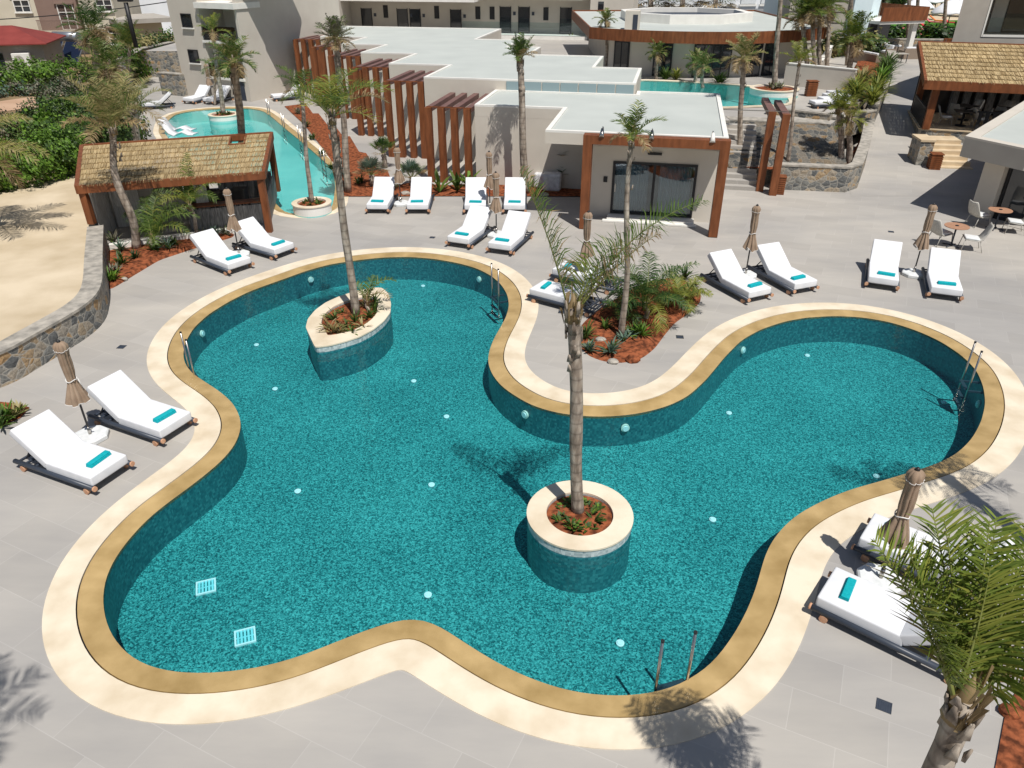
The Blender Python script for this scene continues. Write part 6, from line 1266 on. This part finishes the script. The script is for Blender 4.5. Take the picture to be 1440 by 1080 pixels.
for k, (a, b, l) in enumerate([((868,14),(985,13),'white hotel wall far behind the fan palms, left part'), ((1006,13),(1100,12),'white hotel far behind the fan palms, right part with lattice windows')]):
    t, L = block('far_hotel', l, a, b, TZ, 12, 10, 'whitewash')
    for j in range(3 if k else 4):
        m = MB(); x = L*(.06+.3*j); m.span(x, -.1, .6, x+L*.22, .02, 5); w = m.build('window', 'frost', t); m = MB(); m.span(x-.2, -.25, .35, x+L*.22+.2, .0, .6); m.build('sill', 'paint', w)
        m = MB(); m.span(x, -.2, .65, x+L*.22, -.13, 2.3); m.build('lattice_rail', 'basewhite', w)
low_wall('white parapet along the car park behind the restaurant', g2(890, 46, 2), g2(1000, 16, 2), .8)
# small white roof unit at the restaurant
t = thing('roof_unit', 'small cream stair housing on the left end of the restaurant roof', 'roof hut', (g(878, 42, 4.7).x, g(878, 42, 4.7).y, 4.68), AX); m = MB(); m.span(0, 0, 0, .9, 1.2, 1.1); m.build('wall', 'cream', t); m = MB(); m.span(.5, -.03, 0, .8, 0, .9); m.build('door', 'navy', t)
# ------------------------------------------------------------------ old neighbourhood on the left
def oldwin(t, x, z, w=1.1, h=1.3, door=False):
    m = MB(); m.span(x, -.05, z, x+w, .03, z+h); f = m.build('window' if not door else 'balcony_door', 'darkglass', t)
    m = MB()
    for a in (0, w/2-.04, w-.09): m.span(x+a, -.1, z, x+a+.09, -.05, z+h)
    for a in (0, h/3, 2*h/3, h-.08): m.span(x, -.098, z+a, x+w, -.052, z+a+.06)
    m.build('frame', 'paint', f); m = MB(); m.span(x-.15, -.25, z+h, x+w+.15, 0, z+h+.14); m.build('lintel', 'mauve', f)
    if not door: m = MB(); m.span(x-.08, -.16, z-.1, x+w+.08, 0, z-.001); m.build('sill', 'paint', f)
a = g(-60, 80, 0); b = g(176, 76, 0); d = b-a; L = math.hypot(d.x, d.y); rz = math.atan2(d.y, d.x)
O0 = thing('old_house', 'old cream house with a mauve middle section and white paned windows', 'house', a, rz)
m = MB(); m.span(0, 0, 0, L*.62, 9, 6.6); m.span(L*.62, .6, 0, L*.80, 9, 6.5); m.span(L*.80, 0, 0, L, 9, 6.4); m.build('wall', 'oldcream', O0)
mv0, mv1 = L*.545, L*.785
m = MB(); m.span(mv0, -.05, 2.3, mv1, .59, 6.75); m.build('mauve_section', 'mauve', O0)
m = MB(); m.span(-.1, -.15, 6.6, mv0-.003, 9, 6.75); m.span(mv1+.003, -.15, 6.4, L+.1, 9, 6.6); m.span(mv0-.05, -.2, 6.75, mv1+.05, 9, 6.9); m.build('parapet', 'whitewash', O0)
m = MB(); m.span(mv0, -1.0, 2.12, mv1+.3, -.055, 2.28); bl = m.build('balcony', 'oldcream', O0); m = MB()
for k in range(40): m.span(mv0+.05+k*(mv1-mv0)/40, -.98, 2.28, mv0+.09+k*(mv1-mv0)/40, -.95, 3.2)
m.span(mv0, -1.0, 3.2, mv1+.3, -.93, 3.26); m.build('railing', 'mauve', bl)
for x, z, dr in ((L*.42, 3.9, 0), (mv0+1.9, 2.3, 1), (L*.90, 3.9, 0), (L*.93, .9, 0), (L*.15, 3.9, 0)): oldwin(O0, x, z, 1.5, 1.5 if not dr else 2.3, dr)
a = g(-40, 112, 0); b = g(72, 108, 0); d = b-a; L = math.hypot(d.x, d.y)
O1 = thing('red_roof_house', 'low blue grey house with a dark red hipped sheet roof', 'house', a, math.atan2(d.y, d.x))
m = MB(); m.span(0, 0, 0, L, 6, 2.5); m.build('wall', 'bluewhite' if 0 else 'greyplaster', O1)
m = MB(); m.rings([[(-.5, -.6, 2.5), (L+.5, -.6, 2.5), (L+.5, 6.5, 2.5), (-.5, 6.5, 2.5)], [(-.5, -.6, 2.58), (L+.5, -.6, 2.58), (L+.5, 6.5, 2.58), (-.5, 6.5, 2.58)], [(2.2, 2.9, 3.7), (L-2.6, 2.9, 3.7), (L-2.6, 3.1, 3.7), (2.2, 3.1, 3.7)]]); rf = m.build('roof', 'redroof', O1)
for f in rf.data.polygons: f.use_smooth = False
m = MB(); m.span(L*.35, -.05, .9, L*.48, .0, 1.9); m.build('window', 'darkglass', O1)
t = thing('air_conditioner', 'white outdoor air conditioner on the wall of the red roofed house', 'air conditioner', (a+d*.62+Vector((0, -.3, .9))), math.atan2(d.y, d.x)); m = MB(); m.span(0, -.3, 0, 1.3, .25, 1.0, bevel=.04); m.build('casing', 'paint', t); m = MB(); m.disc((.5, -.31, .5), .36, (0, 1, 0), 16, .04); m.build('fan_grille', 'greyplaster', t)
p = g(92, 92, 0); t = thing('solar_heater', 'rooftop style solar water heater with tilted dark panels and silver tank', 'solar heater', p, R(-15))
for x in (-1.3, 1.0):
    m = MB(); m.box((x, 0, 1.0), (1.9, 2.4, .1), tilt=('X', R(48))); q = m.build('panel', 'solar', t); m = MB(); m.box((x, -.0, .97), (2.02, 2.52, .08), tilt=('X', R(48))); m.build('panel_frame', 'zinc', q)
m = MB(); m.tube([(-1.4, 1.1, 2.3), (1.3, 1.1, 2.3)], .42, 14); m.build('tank', 'zinc', t); m = MB()
for x in (-1.2, 1.1): m.tube([(x, .9, 0), (x, 1.1, 2.0)], .05, 6); m.tube([(x, 1.6, 0), (x, 1.2, 2.0)], .05, 6)
m.build('stand', 'zinc', t)
t, L = block('white_house', 'white house with an arched brown window behind the old cream house', (150, 52), (262, 50), 0, 13, 9, 'whitewash')
m = MB(); x = L*.66; m.span(x, -.06, 8.6, x+1.8, .03, 10.4); m.rings([[(x+.9+.9*math.cos(q), -.06, 10.4+.6*math.sin(q)) for q in (math.pi*j/10 for j in range(11))], [(x+.9+.9*math.cos(q), .03, 10.4+.6*math.sin(q)) for q in (math.pi*j/10 for j in range(11))]]); m.build('arched_window', 'mauve', t)
m = MB(); m.span(L*.45, -.12, 6, L*.47, -.03, 13); m.build('drain_pipe', 'zinc', t)
t, L = block('annexe', 'low cream annexe with grey roof edge left of the apartment block', (178, 78), (236, 74), 0, 2.9, 6, 'oldcream')
m = MB(); m.span(-.5, -1.2, 2.9, L+1, 6.2, 3.3); m.build('roof', 'greyplaster', t)
t = thing('chimney_pipe', 'black chimney pipe with a cowl on the annexe roof', 'chimney', g(190, 60, 3.3)); m = MB(); m.tube([(0, 0, -.3), (0, 0, 2.6)], .16, 8); m.build('pipe', 'black', t); m = MB(); m.box((0, 0, 2.8), (1.0, .4, .3), bevel=.05); m.build('cowl', 'black', t)
# stone yard wall on the far left
stone_wall('stone_wall', 'long rubble stone wall running up towards the old houses', [tuple(g2(178, 124, 0)), tuple(g2(204, 104, 0)), tuple(g2(248, 92, 0))], .6, 2.0)
q = g(232, 132, 0); stone_wall('stone_wall', 'small stone planter wall at the corner of the apartment block', [(q.x, q.y), (ac.x+.1, ac.y-.25)], .5, 1.5)
struct(sheet('garden_earth', [[Vector(v) for v in (g2(-300, 300), g2(105, 262), g2(175, 215), g2(186, 160), g2(178, 125), g2(252, 90), g2(262, 60), g2(-300, 70))]], .012, 'earth'))
struct(sheet('dirt_track', [[Vector(v) for v in (g2(-200, 160), g2(-100, 160), g2(0, 158), g2(60, 150), g2(105, 141), g2(105, 130), g2(50, 136), g2(0, 143), g2(-200, 146))]], .03, 'tanpath'))
# overhead cable on two poles outside the photo
pa, pb = gy(-60, 30, 62), gy(300, -8, 62); t = thing('overhead_cable', 'thin black overhead cable crossing in front of the old houses', 'cable', (pa.x, pa.y, pa.z)); d = pb-pa
m = MB(); m.tube([d*(k/20)-Vector((0, 0, 1.2*4*(k/20)*(1-k/20)*.25)) for k in range(21)], .035, 5); m.build('wire', 'black', t)
for q, l in ((pa-d*.02, 'left'), (pb+d*.02, 'right')):
    tt = thing('utility_pole', 'wooden cable pole outside the photo on the '+l, 'pole', (q.x, q.y, 0)); m = MB(); m.tube([(0, 0, 0), (0, 0, q.z+.4)], .13, 8); m.build('pole', 'bark', tt); m = MB(); m.box((0, 0, q.z), (1.2, .1, .1)); m.build('crossarm', 'bark', tt)
# ------------------------------------------------------------------ light, sky, camera
w = bpy.data.worlds.new('World'); scene.world = w; w.use_nodes = True
nt = w.node_tree; bg = nt.nodes['Background']; sk = nt.nodes.new('ShaderNodeTexSky'); sk.sky_type = 'NISHITA'; sk.sun_disc = False
SE = R(63); sh = Vector((0.42, -0.91)).normalized()
sk.sun_elevation = SE; sk.sun_rotation = math.atan2(sh.x, sh.y); sk.air_density = 1.0; sk.dust_density = 1.0; sk.ozone_density = 1.0
nt.links.new(sk.outputs[0], bg.inputs[0]); bg.inputs[1].default_value = 0.06
ld = bpy.data.lights.new('sun', 'SUN'); ld.energy = 4.7; ld.angle = R(0.5); ld.color = (1, 0.965, 0.91)
lo = bpy.data.objects.new('sun', ld); C.objects.link(lo); lo.location = (0, -20, 40)
sv = Vector((sh.x*math.cos(SE), sh.y*math.cos(SE), math.sin(SE))); lo.rotation_euler = (-sv).to_track_quat('-Z', 'Y').to_euler()
cd = bpy.data.cameras.new('camera'); cam = bpy.data.objects.new('camera', cd); C.objects.link(cam)
cam.location = (0, 0, HC); cam.rotation_euler = (math.pi/2-PITCH, 0, 0); cd.sensor_width = 36; cd.lens = 36*F/1440; cd.clip_start = 0.1; cd.clip_end = 4000
scene.camera = cam
vs = scene.view_settings; vs.view_transform = 'Standard'; vs.look = 'None'; vs.exposure = 0.03; vs.gamma = 1; vs.use_curve_mapping = False
scene.cycles.max_bounces = 8; scene.cycles.transparent_max_bounces = 16; scene.cycles.use_denoising = True
